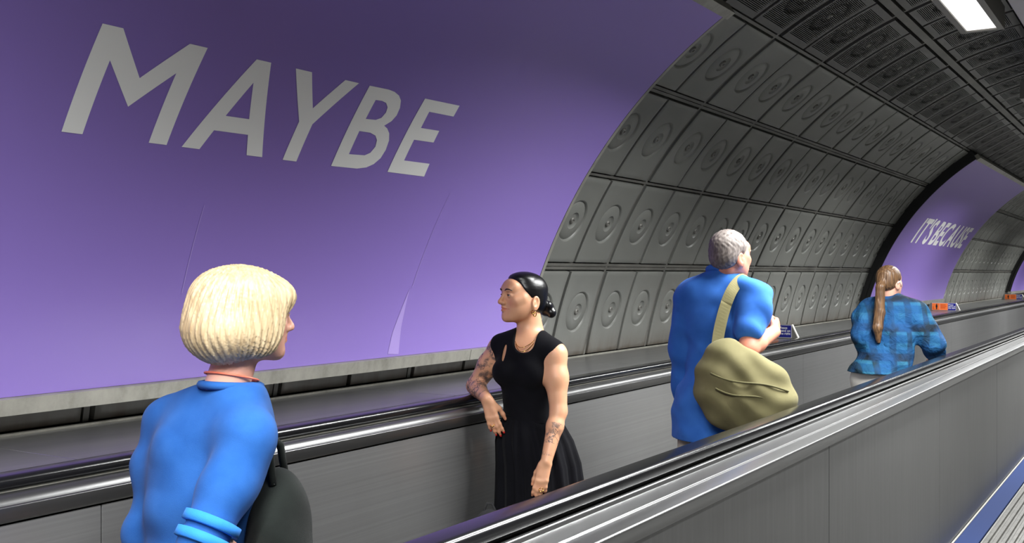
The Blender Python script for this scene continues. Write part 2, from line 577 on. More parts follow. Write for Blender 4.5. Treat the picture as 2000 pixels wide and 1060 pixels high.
BOT, TOP = 1.642, 2.024
GL = {
 'M': [[(2.079, TOP), (2.154, TOP), (2.291, 1.868), (2.416, TOP), (2.492, TOP), (2.505, BOT), (2.429, BOT), (2.419, 1.91), (2.294, 1.761), (2.159, 1.909), (2.169, BOT), (2.093, BOT)]],
 'A': [[(2.717, TOP), (2.788, TOP), (2.962, BOT), (2.881, BOT), (2.845, 1.725), (2.681, 1.723), (2.652, BOT), (2.571, BOT)], [(2.756, 1.933), (2.817, 1.788), (2.704, 1.786)]],
 'Y': [[(2.914, TOP), (3.001, TOP), (3.102, 1.878), (3.191, TOP), (3.273, TOP), (3.142, 1.811), (3.149, BOT), (3.072, BOT), (3.066, 1.813)]],
 'B': [[(3.339, TOP), (3.461, 2.026), (3.502, 2.022), (3.541, 2.010), (3.57, 1.99), (3.59, 1.956), (3.596, 1.919), (3.584, 1.888), (3.554, 1.861), (3.582, 1.851), (3.61, 1.831), (3.633, 1.797), (3.643, 1.751), (3.636, 1.708), (3.61, 1.676), (3.573, 1.656), (3.517, 1.645), (3.355, BOT)],
       [(3.419, 1.968), (3.459, 1.97), (3.489, 1.965), (3.513, 1.947), (3.521, 1.921), (3.511, 1.894), (3.484, 1.88), (3.422, 1.876)],
       [(3.422, 1.817), (3.493, 1.818), (3.532, 1.809), (3.556, 1.79), (3.567, 1.758), (3.555, 1.727), (3.527, 1.711), (3.428, 1.706)]],
 'E': [[(3.712, TOP), (3.97, 2.028), (3.974, 1.969), (3.79, 1.967), (3.797, 1.883), (3.933, 1.886), (3.938, 1.824), (3.794, 1.821), (3.799, 1.714), (3.99, 1.716), (3.996, 1.648), (3.724, 1.648)]],
}
RL = 2.9685
big = [('letter', flat_to_wall('letter_' + c, GL[c], MT['letter'], RL)) for c in 'MAYBE']
def strip2(a, b, w0, w1):
    (x0, s0), (x1, s1) = a, b
    return [(x0 - w0, s0), (x0 + w0, s0), (x1 + w1, s1), (x1 - w1, s1)]
big.append(('vinyl_crease', flat_to_wall('crease', [[(4.223, 1.06), (4.238, .85), (4.263, .711), (4.175, .717), (4.177, .826), (4.204, .959)]], MT['crease'], RL)))
big.append(('vinyl_crease', flat_to_wall('crease', [strip2((2.773, 1.422), (2.793, 1.058), .0015, .0022)], MT['crease'], RL)))
big.append(('vinyl_crease', flat_to_wall('crease', [strip2((4.258, 1.584), (4.241, 1.068), .001, .002)], MT['crease'], RL)))
def text_letters(s, x0, x1, s0, s1, bold=.012):
    out, cur = [], 0.0
    cells = []
    for ch in s:
        cu = bpy.data.curves.new('glyph', 'FONT'); cu.body = ch; cu.size = 1.0; cu.offset = bold
        o = bpy.data.objects.new('tmp', cu); COL.objects.link(o)
        dg = bpy.context.evaluated_depsgraph_get(); dg.update()
        me = bpy.data.meshes.new_from_object(o.evaluated_get(dg))
        xs = [v.co.x for v in me.vertices]; bpy.data.objects.remove(o)
        if not xs: cur += .22; continue
        cells.append((cu, cur - min(xs), cur)); cur += max(xs) - min(xs) + .075
        bpy.data.meshes.remove(me)
    tot = cur - .075
    for cu, dx, _ in cells:
        fn = lambda c, dx=dx: (x0 + (c.x + dx) / tot * (x1 - x0), s0 + c.y / .73 * (s1 - s0), 0)
        out.append(('letter', wrap_curve('letter', cu, MT['letter'], RL, .06, fn)))
    return out
billboard(*BILLBOARDS[0], 'huge purple billboard with the pale word MAYBE, nearest on the curved wall', big)
billboard(*BILLBOARDS[1], 'purple billboard reading ITS BECAUSE farther down the tunnel wall', text_letters("IT'S BECAUSE", 14.77, 18.56, 1.617, 2.0, .028))
billboard(*BILLBOARDS[2], 'farthest purple billboard, only its near edge showing at the right border', [])

# ================================================================== ceiling lamps and trunking
def lamp(x0, x1, y0, y1, z, label):
    c = Vector((.5 * (x0 + x1), .5 * (y0 + y1), z))
    o = empty('ceiling_lamp', c)
    hx, hy = .5 * (x1 - x0), .5 * (y1 - y0)
    fr = .035
    # housing: open tray with a lip round the diffuser
    bm = bmesh.new()
    def bx(a0, a1, b0, b1, c0, c1):
        r = bmesh.ops.create_cube(bm, size=1.0)['verts']
        for v in r:
            v.co = Vector((a0 + (v.co.x + .5) * (a1 - a0), b0 + (v.co.y + .5) * (b1 - b0), c0 + (v.co.z + .5) * (c1 - c0)))
    bx(-hx - fr, hx + fr, -hy - fr, hy + fr, .03, .12)
    bx(-hx - fr, -hx, -hy - fr, hy + fr, -.012, .03)
    bx(hx, hx + fr, -hy - fr, hy + fr, -.012, .03)
    bx(-hx, hx, -hy - fr, -hy, -.012, .03)
    bx(-hx, hx, hy, hy + fr, -.012, .03)
    me = bpy.data.meshes.new('housing'); bm.to_mesh(me); bm.free(); me.materials.append(MT['housing'])
    link('housing', me, None, o)
    link('diffuser', box_mesh('diffuser', -hx, hx, -hy, hy, -.004, .012, MT['diffuser'], .003), None, o)
    for s in (-1, 1):
        link('hanger', box_mesh('hanger', -.02, .02, s * hy * .6 - .02, s * hy * .6 + .02, .12, .42, MT['housing']), None, o)
    ld = bpy.data.lights.new('lamp_light', 'AREA'); ld.shape = 'RECTANGLE'
    ld.size = 2 * hx - .01; ld.size_y = 2 * hy - .01; ld.energy = LAMP_POWER; ld.color = (.985, .995, .985); ld.spread = math.radians(153)
    lo = bpy.data.objects.new('lamp_light', ld); COL.objects.link(lo); lo.parent = o; lo.location = (0, 0, -.015)
    tag(o, label, 'lamp', 'ceiling strip lamps')
ords = {5.47: 'lit white ceiling lamp at the upper right corner'}
for y in LAMP_Y:
    for side, (xa, xb) in enumerate(((-1.043, -.880), (-.045, .118))):
        k = LAMP_Y.index(y) - LAMP_Y.index(5.47)
        row = 'wall-side row' if side == 0 else 'other row'
        nth = ['', 'one lamp', 'two lamps', 'three lamps', 'four lamps', 'five lamps'][abs(k)]
        lab = ords[5.47] if (side == 0 and k == 0) else f'white ceiling lamp, {row}, ' + (f'{nth} beyond the one in view' if k > 0 else f'{nth} before the one in view' if k < 0 else 'abreast of the one in view')
        lamp(xa, xb, y - 1.2, y + 1.2, EYE + LAMP_B, lab)
tr = empty('cable_trunking', (AX, 12, EYE + 1.37))
link('tray', box_mesh('tray', -.265, .265, -22, 32, 0, .10, MT['trunk'], .01), None, tr)
for y in range(-20, 32, 4):
    link('hanger', box_mesh('hanger', -.03, .03, y - .02, y + .02, .10, .62, MT['housing']), None, tr)
tag(tr, 'pale grey cable trunking under the tunnel crown, cut by the upper right corner', 'trunking')

# ================================================================== floor, blue strip
fl = link('floor', box_mesh('floor', -1.02, 2.45, Y0, Y1, -.06, 0, MT['floor'])); tag(fl, kind='structure')
# ribbed tread laid on the floor: cleats along the tunnel
v_, f_ = [], []
pitch = .045; x = -1.015; k = 0
while x < .2:
    for (dx, z) in ((0, .002), (.010, .002), (.016, .010), (.036, .010), (.0419, .002)):
        v_.append((x + dx, -1.5, z)); v_.append((x + dx, 40, z))
    x += pitch
n = len(v_) // 2
for i in range(n - 1): f_.append((2 * i, 2 * i + 2, 2 * i + 3, 2 * i + 1))
me = mesh_of('tread', v_, f_, [MT['tread']])
bm = bmesh.new(); bm.from_mesh(me)
for f in bm.faces:
    f.normal_update()
    if f.normal.z < 0: f.normal_flip()
bm.to_mesh(me); bm.free()
link('ribbed_tread', me, None, fl)
t1 = link('trim_1', box_mesh('trim_1', -1.148, -1.022, -2, 40, 0.0, .014, MT['blue'], .003)); tag(t1, kind='structure')
t1b = link('trim_2', box_mesh('trim_2', -1.158, -1.146, -2, 40, 0.0, .020, MT['housing'], .002)); tag(t1b, kind='structure')

# ================================================================== moving walkway
mw = empty('moving_walkway', (-2.0, 12, 0))
def wpart(name, me):
    me.transform(Matrix.Translation((2.0, -12, 0))); return link(name, me, None, mw)
YA, YB = -4.0, 40.0
def rrect(cx, cz, hw, hh, r, n=6):
    out = []
    for (sx, sz, a0) in ((1, -1, -pi / 2), (1, 1, 0), (-1, 1, pi / 2), (-1, -1, pi)):
        for i in range(n + 1):
            a = a0 + (pi / 2) * i / n
            out.append((cx + sx * (hw - r) + r * math.cos(a), cz + sz * (hh - r) + r * math.sin(a)))
    return out
# near balustrade, outer side facing the camera (x -1.15) to inner side (x -1.42)
cop = [(-1.168, .968), (-1.152, .968), (-1.150, .974)] + [(-1.158 + .008 * math.cos(a), 1.004 + .008 * math.sin(a)) for a in np.radians(np.linspace(0, 82, 6))] \
    + [(-1.203, 1.0175)] + [(-1.209 + .004 * math.cos(a), 1.0185 + .004 * math.sin(a)) for a in np.radians(np.linspace(20, 100, 5))] \
    + [(-1.262, 1.0300)] + [(-1.271 + .006 * math.cos(a), 1.036 + .006 * math.sin(a)) for a in np.radians(np.linspace(10, 100, 5))] + [(-1.276, 1.042), (-1.276, .96)]
wpart('outer_coping', extrude_profile('outer_coping', cop, YA, YB, MT['coping'], smooth=True))
wpart('outer_handrail', extrude_profile('outer_handrail', rrect(-1.3165, 1.068, .0445, .021, .019), YA, YB, MT['rubber'], smooth=True))
wpart('handrail_guide', extrude_profile('handrail_guide', rrect(-1.3165, 1.036, .030, .014, .004, 2), YA, YB, MT['black']))
copi = [(-1.358, .96), (-1.358, 1.040), (-1.368, 1.040), (-1.378, 1.030), (-1.398, 1.016), (-1.402, 1.006), (-1.402, .972), (-1.392, .968), (-1.385, .96)]
wpart('inner_coping', extrude_profile('inner_coping', copi, YA, YB, MT['coping'], smooth=True))
seam = [4.2 + 2.285 * k for k in range(-4, 17)]
pm = box_mesh('outer_panel', -1.178, -1.160, .003, 2.282, .02, .965, MT['steel_panel'], .002, 1)
pm.transform(Matrix.Translation((2.0, -12, 0)))
for s in seam:
    o = link('outer_panel', pm, None, mw); o.location = (0, s, 0)
wpart('panel_backing', box_mesh('panel_backing', -1.384, -1.176, YA, YB, .0, .962, MT['black']))
pmi = box_mesh('inner_panel', -1.396, -1.384, .002, 2.283, .03, .965, MT['steel'], .002, 1)
pmi.transform(Matrix.Translation((2.0, -12, 0)))
seam2 = [8.85 + 2.285 * k for k in range(-6, 15)]
for s in seam2:
    o = link('inner_panel', pmi, None, mw); o.location = (0, s, 0)
# far balustrade
copf = [(-2.700, .96), (-2.700, 1.046)] + [(-2.692 + .036 * math.cos(a), 1.010 + .036 * math.sin(a)) for a in np.radians(np.linspace(84, 14, 9))] + [(-2.6515 + .0035 * math.cos(a), 1.0145 + .0035 * math.sin(a)) for a in np.radians(np.linspace(60, -10, 4))] + [(-2.6485, .980), (-2.652, .974), (-2.672, .970)]
wpart('inner_coping', extrude_profile('inner_coping', copf, YA, YB, MT['coping'], smooth=True))
wpart('inner_handrail', extrude_profile('inner_handrail', rrect(-2.742, 1.068, .046, .021, .019), YA, YB, MT['rubber'], smooth=True))
wpart('handrail_guide', extrude_profile('handrail_guide', rrect(-2.742, 1.038, .034, .014, .004, 2), YA, YB, MT['alu']))
pmf = box_mesh('inner_panel', -2.672, -2.660, .002, 2.283, .03, .966, MT['steel'], .002, 1)
pmf.transform(Matrix.Translation((2.0, -12, 0)))
for s in seam2:
    o = link('inner_panel', pmf, None, mw); o.location = (0, s, 0)
wpart('panel_backing', box_mesh('panel_backing', -2.80, -2.670, YA, YB, .0, .962, MT['black']))
# pallet belt
v_, f_ = [], []
x = -2.655; pitch = .03
while x < -1.40:
    for (dx, z) in ((0, .004), (.008, .004), (.010, .014), (.026, .014), (.028, .004)):
        v_.append((x + dx, YA, z)); v_.append((x + dx, YB, z))
    x += pitch
n = len(v_) // 2
for i in range(n - 1): f_.append((2 * i, 2 * i + 1, 2 * i + 3, 2 * i + 2))
me = mesh_of('pallet_belt', v_, f_, [MT['tread']])
bm = bmesh.new(); bm.from_mesh(me)
for f in bm.faces:
    f.normal_update()
    if f.normal.z < 0: f.normal_flip()
bm.to_mesh(me); bm.free()
wpart('pallet_belt', me)
wpart('belt_base', box_mesh('belt_base', -2.67, -1.385, YA, YB, -.06, .002, MT['black']))
tag(mw, 'steel moving walkway with black rubber handrails running down the tunnel', 'moving walkway')

# ================================================================== ledge between handrail and wall
ledge = link('trim_3', box_mesh('trim_3', -3.56, -2.79, YA, YB, .0, 1.058, MT['black'])); tag(ledge, kind='structure')
xw = AX - math.sqrt(R * R - (1.07 - AZ) ** 2)
pl = box_mesh('ledge_panel', xw + .035, -2.792, .0015, 2.0185, 1.058, 1.070, MT['ledge'], .002, 1)
y = 2.06 - 2.02 * 3
while y < 38:
    o = link('ledge_panel', pl, None, ledge); o.location = (0, y, 0); y += 2.02
link('ledge_upstand', extrude_profile('ledge_upstand', [(xw + .034, 1.058), (xw + .034, 1.078), (xw + .026, 1.080), (xw - .01, 1.075), (xw - .03, 1.058)], YA, 38, MT['alu']), None, ledge)

# ---- divider plates with notices standing across the ledge
def divider(y, label):
    o = empty('divider_sign', (-3.04, y, 1.070))
    z0, h, th = 0.0, .124, .03
    pr = [(-.245, 0), (.235, 0), (.175, h), (-.195, h)]
    verts = [(x, 0, z) for x, z in pr] + [(x, th, z) for x, z in pr]
    faces = [(0, 1, 2, 3), (7, 6, 5, 4), (0, 4, 5, 1), (1, 5, 6, 2), (2, 6, 7, 3), (3, 7, 4, 0)]
    link('plate', mesh_of('plate', verts, faces, [MT['plate']]), None, o)
    v = [(.237, -.001, .002), (.177, -.001, h + .001), (.177, th, h + .001), (.237, th, .002), (.229, -.001, .002), (.169, -.001, h + .001), (.169, th, h + .001), (.229, th, .002)]
    link('lit_end_edge', mesh_of('lit_end_edge', v, [(0, 3, 2, 1), (4, 5, 6, 7), (0, 1, 5, 4), (3, 7, 6, 2), (1, 2, 6, 5), (0, 4, 7, 3)], [MT['edge']]), None, o)  # sloped end face coloured as if brightly lit
    wb = link('notice_border', box_mesh('notice_border', -.175, .173, -.003, 0, .009, .120, MT['white']), None, o)
    og = link('orange_notice', box_mesh('orange_notice', -.172, .054, -.0045, -.003, .012, .117, MT['orange']), None, o)
    nb = link('blue_notice', box_mesh('blue_notice', .058, .170, -.0045, -.003, .012, .117, MT['navy']), None, o)
    # pictogram: standing figure, bollard, ground line, and small print as plain lines
    def poly(name, pts, mat, par, y_=-.0052):
        link(name, mesh_of(name, [(a, y_, b) for a, b in pts], [tuple(range(len(pts)))], [mat]), None, par)
    cx = -.105
    poly('pictogram', [(cx + .008 * math.cos(2 * pi * i / 10), .102 + .008 * math.sin(2 * pi * i / 10)) for i in range(10)], MT['black'], og)
    poly('pictogram', [(cx - .006, .022), (cx + .006, .022), (cx + .009, .055), (cx + .014, .058), (cx + .013, .088), (cx + .006, .093), (cx - .006, .093), (cx - .013, .088), (cx - .014, .058), (cx - .009, .055)], MT['black'], og)
    poly('pictogram', [(-.150, .020), (-.066, .020), (-.066, .023), (-.150, .023)], MT['black'], og)
    poly('pictogram', [(-.158, .020), (-.150, .020), (-.150, .068), (-.158, .068)], MT['dkorange'], og)
    poly('divider_line', [(-.062, .018), (-.060, .018), (-.060, .112), (-.062, .112)], MT['white'], og)
    for zz, w in ((.085, .075), (.064, .085), (.043, .072)):
        poly('print_line', [(-.050, zz), (-.050 + w, zz), (-.050 + w, zz + .009), (-.050, zz + .009)], MT['dkorange'], og)
    cu = bpy.data.curves.new('notice', 'FONT'); cu.body = 'Please\nstand on\nthe right'; cu.size = .0285; cu.space_line = .88; cu.offset = .0006
    t = bpy.data.objects.new('tmp', cu); COL.objects.link(t)
    dg = bpy.context.evaluated_depsgraph_get(); dg.update()
    me = bpy.data.meshes.new_from_object(t.evaluated_get(dg)); bpy.data.objects.remove(t)
    me.transform(Matrix.Translation((.064, -.0052, .086)) @ Matrix.Rotation(pi / 2, 4, 'X'))
    me.materials.clear(); me.materials.append(MT['white'])
    link('notice_text', me, None, nb)
    tag(o, label, 'sign', 'notice plates on the steel ledge')
divider(9.2, 'ledge notice plate reading Please stand on the right, just past the man in blue')
divider(17.35, 'orange and blue ledge notice plate below the ITS BECAUSE billboard')
divider(25.5, 'farthest orange and blue ledge notice plate at the right border')
# ================================================================== people: sculpted as signed-distance volumes
import openvdb

class Sculpt:
    """smooth union of round cones and ellipsoids on a voxel grid, returned as one closed mesh"""
    def __init__(s, lo, hi, res):
        s.lo = np.array(lo, np.float32); s.res = res
        s.n = np.ceil((np.array(hi) - s.lo) / res).astype(int) + 1
        s.D = np.full(s.n, 0.2, np.float32)
        s.ax = [s.lo[i] + np.arange(s.n[i], dtype=np.float32) * res for i in range(3)]
    def block(s, lo, hi, mar):
        sl = []
        for i in range(3):
            a = int(max(0, math.floor((lo[i] - mar - s.lo[i]) / s.res)))
            b = int(min(s.n[i], math.ceil((hi[i] + mar - s.lo[i]) / s.res) + 1))
            if b <= a: return None, None
            sl.append(slice(a, b))
        P = np.stack(np.meshgrid(s.ax[0][sl[0]], s.ax[1][sl[1]], s.ax[2][sl[2]], indexing='ij'), -1)
        return tuple(sl), P
    def apply(s, sl, d, op, k):
        A = s.D[sl]
        if op == 'u':
            if k > 0:
                h = np.clip(.5 + .5 * (A - d) / k, 0, 1); r = A * (1 - h) + d * h - k * h * (1 - h)
            else: r = np.minimum(A, d)
        else:                                   # subtract
            d = -d
            if k > 0:
                h = np.clip(.5 - .5 * (A - d) / k, 0, 1); r = A * (1 - h) + d * h + k * h * (1 - h)
            else: r = np.maximum(A, d)
        s.D[sl] = r
    def cone(s, a, b, r1, r2, k=.02, op='u'):
        a = np.array(a, np.float32); b = np.array(b, np.float32)
        m = max(r1, r2)
        sl, P = s.block(np.minimum(a, b) - m, np.maximum(a, b) + m, k + .03)
        if sl is None: return s
        ba = b - a; l2 = float(ba @ ba)
        if l2 < 1e-10:
            d = np.linalg.norm(P - a, axis=-1) - m
        else:
            h = np.clip(((P - a) @ ba) / l2, 0, 1)
            d = np.linalg.norm(P - a - h[..., None] * ba, axis=-1) - (r1 + (r2 - r1) * h)
        s.apply(sl, d, op, k); return s
    def ball(s, c, r, k=.02, op='u'): return s.cone(c, c, r, r, k, op)
    def ell(s, c, r, k=.02, rot=None, op='u'):
        c = np.array(c, np.float32); r = np.array(r, np.float32); m = float(r.max())
        sl, P = s.block(c - m, c + m, k + .03)
        if sl is None: return s
        q = P - c
        if rot is not None: q = q @ np.array(rot, np.float32)      # columns of rot are the local axes
        k0 = np.linalg.norm(q / r, axis=-1); k1 = np.linalg.norm(q / (r * r), axis=-1)
        d = k0 * (k0 - 1) / np.maximum(k1, 1e-6)
        s.apply(sl, d, op, k); return s
    def plane(s, n, c, k=0.0):
        """cut away where n.p > c"""
        n = np.array(n, np.float32); n = n / np.linalg.norm(n)
        P = np.stack(np.meshgrid(*s.ax, indexing='ij'), -1)
        s.apply((slice(None),) * 3, -((P @ n) - c), 's', k); return s
    def chain(s, pts, rads, k=.02):
        for i in range(len(pts) - 1): s.cone(pts[i], pts[i + 1], rads[i], rads[i + 1], k)
        return s
    def noise(s, fn, amp):
        P = np.stack(np.meshgrid(*s.ax, indexing='ij'), -1); s.D += (amp * fn(P)).astype(np.float32); return s
    def smooth(s, n=1):
        for _ in range(n):
            for ax in range(3):
                A = np.moveaxis(s.D, ax, 0); B = A.copy()
                B[1:-1] = (A[2:] + A[:-2] + 2 * A[1:-1]) / 4
                s.D = np.ascontiguousarray(np.moveaxis(B, 0, ax))
        return s
    def surface(s):
        D = np.clip(s.D, -.05, .05)
        g = openvdb.FloatGrid(.05); g.copyFromArray(np.ascontiguousarray(D, np.float32))
        v, q = g.convertToQuads(0.0)
        return v * s.res + s.lo, q
    def mesh(s, name, mat, color=None, extra=None, zc=None):
        """extra: a finer sculpt of the head whose surface takes over above height zc"""
        v, q = s.surface()
        if extra is not None:
            zq = v[q][:, :, 2].mean(1); q = q[zq < zc + extra.res]
            v2, q2 = extra.surface(); z2 = v2[q2][:, :, 2].mean(1); q2 = q2[z2 > zc]
            q = np.concatenate([q, q2 + len(v)]); v = np.concatenate([v, v2])
            used = np.unique(q); mp = np.full(len(v), -1); mp[used] = np.arange(len(used)); v = v[used]; q = mp[q]
        me = bpy.data.meshes.new(name)
        me.vertices.add(len(v)); me.vertices.foreach_set('co', v.astype(np.float32).ravel())
        me.loops.add(len(q) * 4); me.loops.foreach_set('vertex_index', q.astype(np.int32).ravel())
        me.polygons.add(len(q))
        me.polygons.foreach_set('loop_start', np.arange(0, len(q) * 4, 4, dtype=np.int32))
        me.update(calc_edges=True); me.validate()
        me.polygons.foreach_set('use_smooth', [True] * len(me.polygons))
        me.materials.append(mat)
        if color is not None:
            n = len(me.vertices)
            co = np.empty(n * 3, np.float32); me.vertices.foreach_get('co', co); co = co.reshape(-1, 3)
            for nm, arr in color(co).items():
                at = me.attributes.new(nm, 'FLOAT_COLOR' if arr.ndim == 2 else 'FLOAT', 'POINT')
                if arr.ndim == 2:
                    at.data.foreach_set('color', np.concatenate([arr, np.ones((n, 1))], 1).astype(np.float32).ravel())
                else:
                    at.data.foreach_set('value', arr.astype(np.float32))
        return me

def folds(seed, n=9, f0=16, f1=46, tilt=.55):
    """irregular cloth folds: warped waves in mixed directions, running mostly across the body"""
    q = np.random.default_rng(seed); W = []
    for _ in range(n):
        d = q.normal(size=3); d[2] *= 1 + tilt; d /= np.linalg.norm(d); W.append((d * q.uniform(f0, f1), q.uniform(0, 6.28), q.normal(size=3) * 9, q.uniform(0, 6.28)))
    def fn(p):
        o = 0
        for k, ph, k2, p2 in W: o = o + np.sin(p @ k + ph + 1.5 * np.sin(p @ k2 + p2))
        return 1.6 * o / math.sqrt(n) - .5 * np.abs(o) / math.sqrt(n)
    return fn

def A3(v): return np.array(v, float)
def unit(v): v = A3(v); return v / np.linalg.norm(v)
def frame(fwd, up=(0, 0, 1)):
    """columns: right, forward, up of a body part that looks along fwd"""
    f = unit(fwd); r = unit(np.cross(f, up)); u = np.cross(r, f)
    return np.stack([r, f, u], 1)

# ---- materials
def skin(name, tone, red):
    m = M(name, rough=.46, spec=.45)
    at = m.n('ShaderNodeAttribute', attribute_name='tint')
    v = m.coord()
    c = m.mix(m.maprange(m.noise(v, 26, 4), .35, .65, 0, .35), tone, red)
    c = m.mix(1.0, c, at.outputs['Color'], 'MULTIPLY')
    tt = m.n('ShaderNodeAttribute', attribute_name='ink')
    lines = m.n('ShaderNodeTexVoronoi', feature='DISTANCE_TO_EDGE', Scale=34.0)
    w = m.n('ShaderNodeTexNoise', Scale=22.0, Detail=3.0); m.l(v, w.inputs['Vector'])
    mv = m.n('ShaderNodeMix', data_type='RGBA', blend_type='ADD'); mv.inputs[0].default_value = .12
    m.l(v, mv.inputs[6]); m.l(w.outputs['Color'], mv.inputs[7]); m.l(mv.outputs[2], lines.inputs['Vector'])
    ln = m.ramp(lines.outputs['Distance'], [(.02, g3(1)), (.10, g3(0))])
    bl = m.ramp(m.noise(v, 30, 3), [(.50, g3(0)), (.60, g3(.75))])
    ink = m.n('ShaderNodeMath', operation='MAXIMUM'); m.l(ln, ink.inputs[0]); m.l(bl, ink.inputs[1])
    msk = m.ramp(m.noise(v, 17, 2), [(.42, g3(0)), (.52, g3(1))])
    m1 = m.n('ShaderNodeMath', operation='MULTIPLY'); m.l(ink.outputs[0], m1.inputs[0]); m.l(msk, m1.inputs[1])
    m2 = m.n('ShaderNodeMath', operation='MULTIPLY'); m.l(m1.outputs[0], m2.inputs[0]); m.l(tt.outputs['Fac'], m2.inputs[1])
    m.color(m.mix(m2.outputs[0], c, lin(72, 70, 74)))
    m.b.inputs['Subsurface Weight'].default_value = .12
    m.b.inputs['Subsurface Radius'].default_value = (.012, .005, .003)
    m.bump(m.noise(v, 240, 2), .05, .001)
    return m.m
MT['skin_a'] = skin('warm_skin', lin(220, 166, 130), lin(212, 148, 116))
MT['skin_b'] = skin('ruddy_skin', lin(200, 136, 112), lin(190, 108, 88))
MT['skin_c'] = skin('fair_skin', lin(224, 172, 150), lin(214, 150, 130))
def cloth(name, c0, c1, scale=9, rough=.85, bump=.22, fine=700):
    m = M(name, rough=rough, spec=.1)
    v = m.coord()
    m.color(m.ramp(m.noise(v, scale, 4), [(.3, c0), (.7, c1)]))
    b = m.n('ShaderNodeMath', operation='ADD')
    m.l(m.noise(v, fine, 2), b.inputs[0]); m.l(m.noise(v, 14, 3, .5, .8), b.inputs[1])
    m.bump(b.outputs[0], bump, .006)
    m.b.inputs['Sheen Weight'].default_value = .04
    return m.m
MT['black_cloth'] = cloth('black_jersey', lin(12, 12, 16), lin(17, 17, 22)); MT['black_cloth'].node_tree.nodes['Principled BSDF'].inputs['Sheen Weight'].default_value = .03
MT['blue_cloth'] = cloth('blue_shirt_cotton', lin(48, 100, 182), lin(60, 114, 196))
MT['olive'] = cloth('olive_canvas', lin(100, 95, 66), lin(122, 116, 84), 5, .88, .3)
MT['olive_dk'] = cloth('dark_olive_canvas', lin(92, 88, 60), lin(108, 104, 76))
MT['royal'] = cloth('royal_blue_knit', lin(28, 74, 138), lin(40, 88, 154))
MT['cyan'] = cloth('bright_blue_trim', lin(34, 108, 190), lin(48, 124, 204))
MT['beige'] = cloth('beige_trousers', lin(176, 168, 150), lin(190, 182, 164))
MT['offwhite'] = cloth('off_white_cotton', lin(214, 210, 202), lin(226, 222, 214))
MT['darkbag'] = cloth('dark_green_grey_canvas', lin(18, 21, 20), lin(26, 30, 28))
MT['greybag'] = cloth('charcoal_bag_cloth', lin(44, 44, 46), lin(62, 62, 64))
MT['denim'] = cloth('dark_denim', lin(40, 44, 60), lin(52, 58, 78))
m = M('plaid_shirt', rough=.8, spec=.2)
v = m.coord()
def band(ax, freq, lo, hi):
    sp = m.n('ShaderNodeSeparateXYZ'); m.l(v, sp.inputs[0])
    mu = m.n('ShaderNodeMath', operation='MULTIPLY'); m.l(sp.outputs[ax], mu.inputs[0]); mu.inputs[1].default_value = freq
    sn = m.n('ShaderNodeMath', operation='SINE'); m.l(mu.outputs[0], sn.inputs[0])
    return m.maprange(sn.outputs[0], lo, hi, 0, 1)
c = m.mix(band(2, 62, -.1, .3), lin(28, 78, 112), lin(46, 102, 130))
c = m.mix(band(0, 58, .2, .6), c, lin(32, 54, 66))
c = m.mix(band(2, 31, .55, .8), c, lin(30, 42, 54))
m.color(m.mix(m.maprange(m.noise(v, 5, 3), .4, .6, 0, .7), c, lin(32, 84, 140)))
m.bump(m.noise(v, 16, 4, .5, 1.0), .8, .02)
MT['plaid'] = m.m
def hairmat(name, c0, c1, rough=.38, axis=(1, 1, .12), scale=120):
    m = M(name, rough=rough, spec=.5)
    n1 = m.noise(m.coord(axis), scale, 3)
    m.color(m.ramp(n1, [(.3, c0), (.7, c1)])); m.bump(n1, .3, .003)
    return m.m
MT['hair_black'] = hairmat('black_hair', lin(9, 9, 11), lin(20, 19, 22), .3, (.15, 1, 1))
MT['hair_blond'] = hairmat('blond_hair', lin(160, 136, 102), lin(198, 178, 144), .5, (1, 1, .1), 90)
MT['hair_grey'] = hairmat('grey_hair', lin(84, 76, 72), lin(136, 126, 120), .6, (1, 1, .3), 110)
MT['hair_brown'] = hairmat('brown_hair', lin(66, 46, 32), lin(128, 96, 66), .45, (1, 1, .1), 110)
MT['gold'] = M('gold', color=lin(226, 180, 92), rough=.22, metal=1.0).m
MT['eye_white'] = M('eye_white', color=lin(225, 218, 212), rough=.25).m
MT['iris'] = M('brown_iris', color=lin(40, 26, 20), rough=.2).m
MT['nail'] = M('red_nail_varnish', color=lin(196, 44, 40), rough=.25).m
MT['shoe'] = M('dark_shoe_leather', color=lin(40, 38, 38), rough=.5).m
MT['earbud'] = M('white_plastic', color=lin(238, 236, 232), rough=.3).m

# ---- body pieces; F = frame of the part, everything in metres
def put(F, o, p): return A3(o) + F @ A3(p)

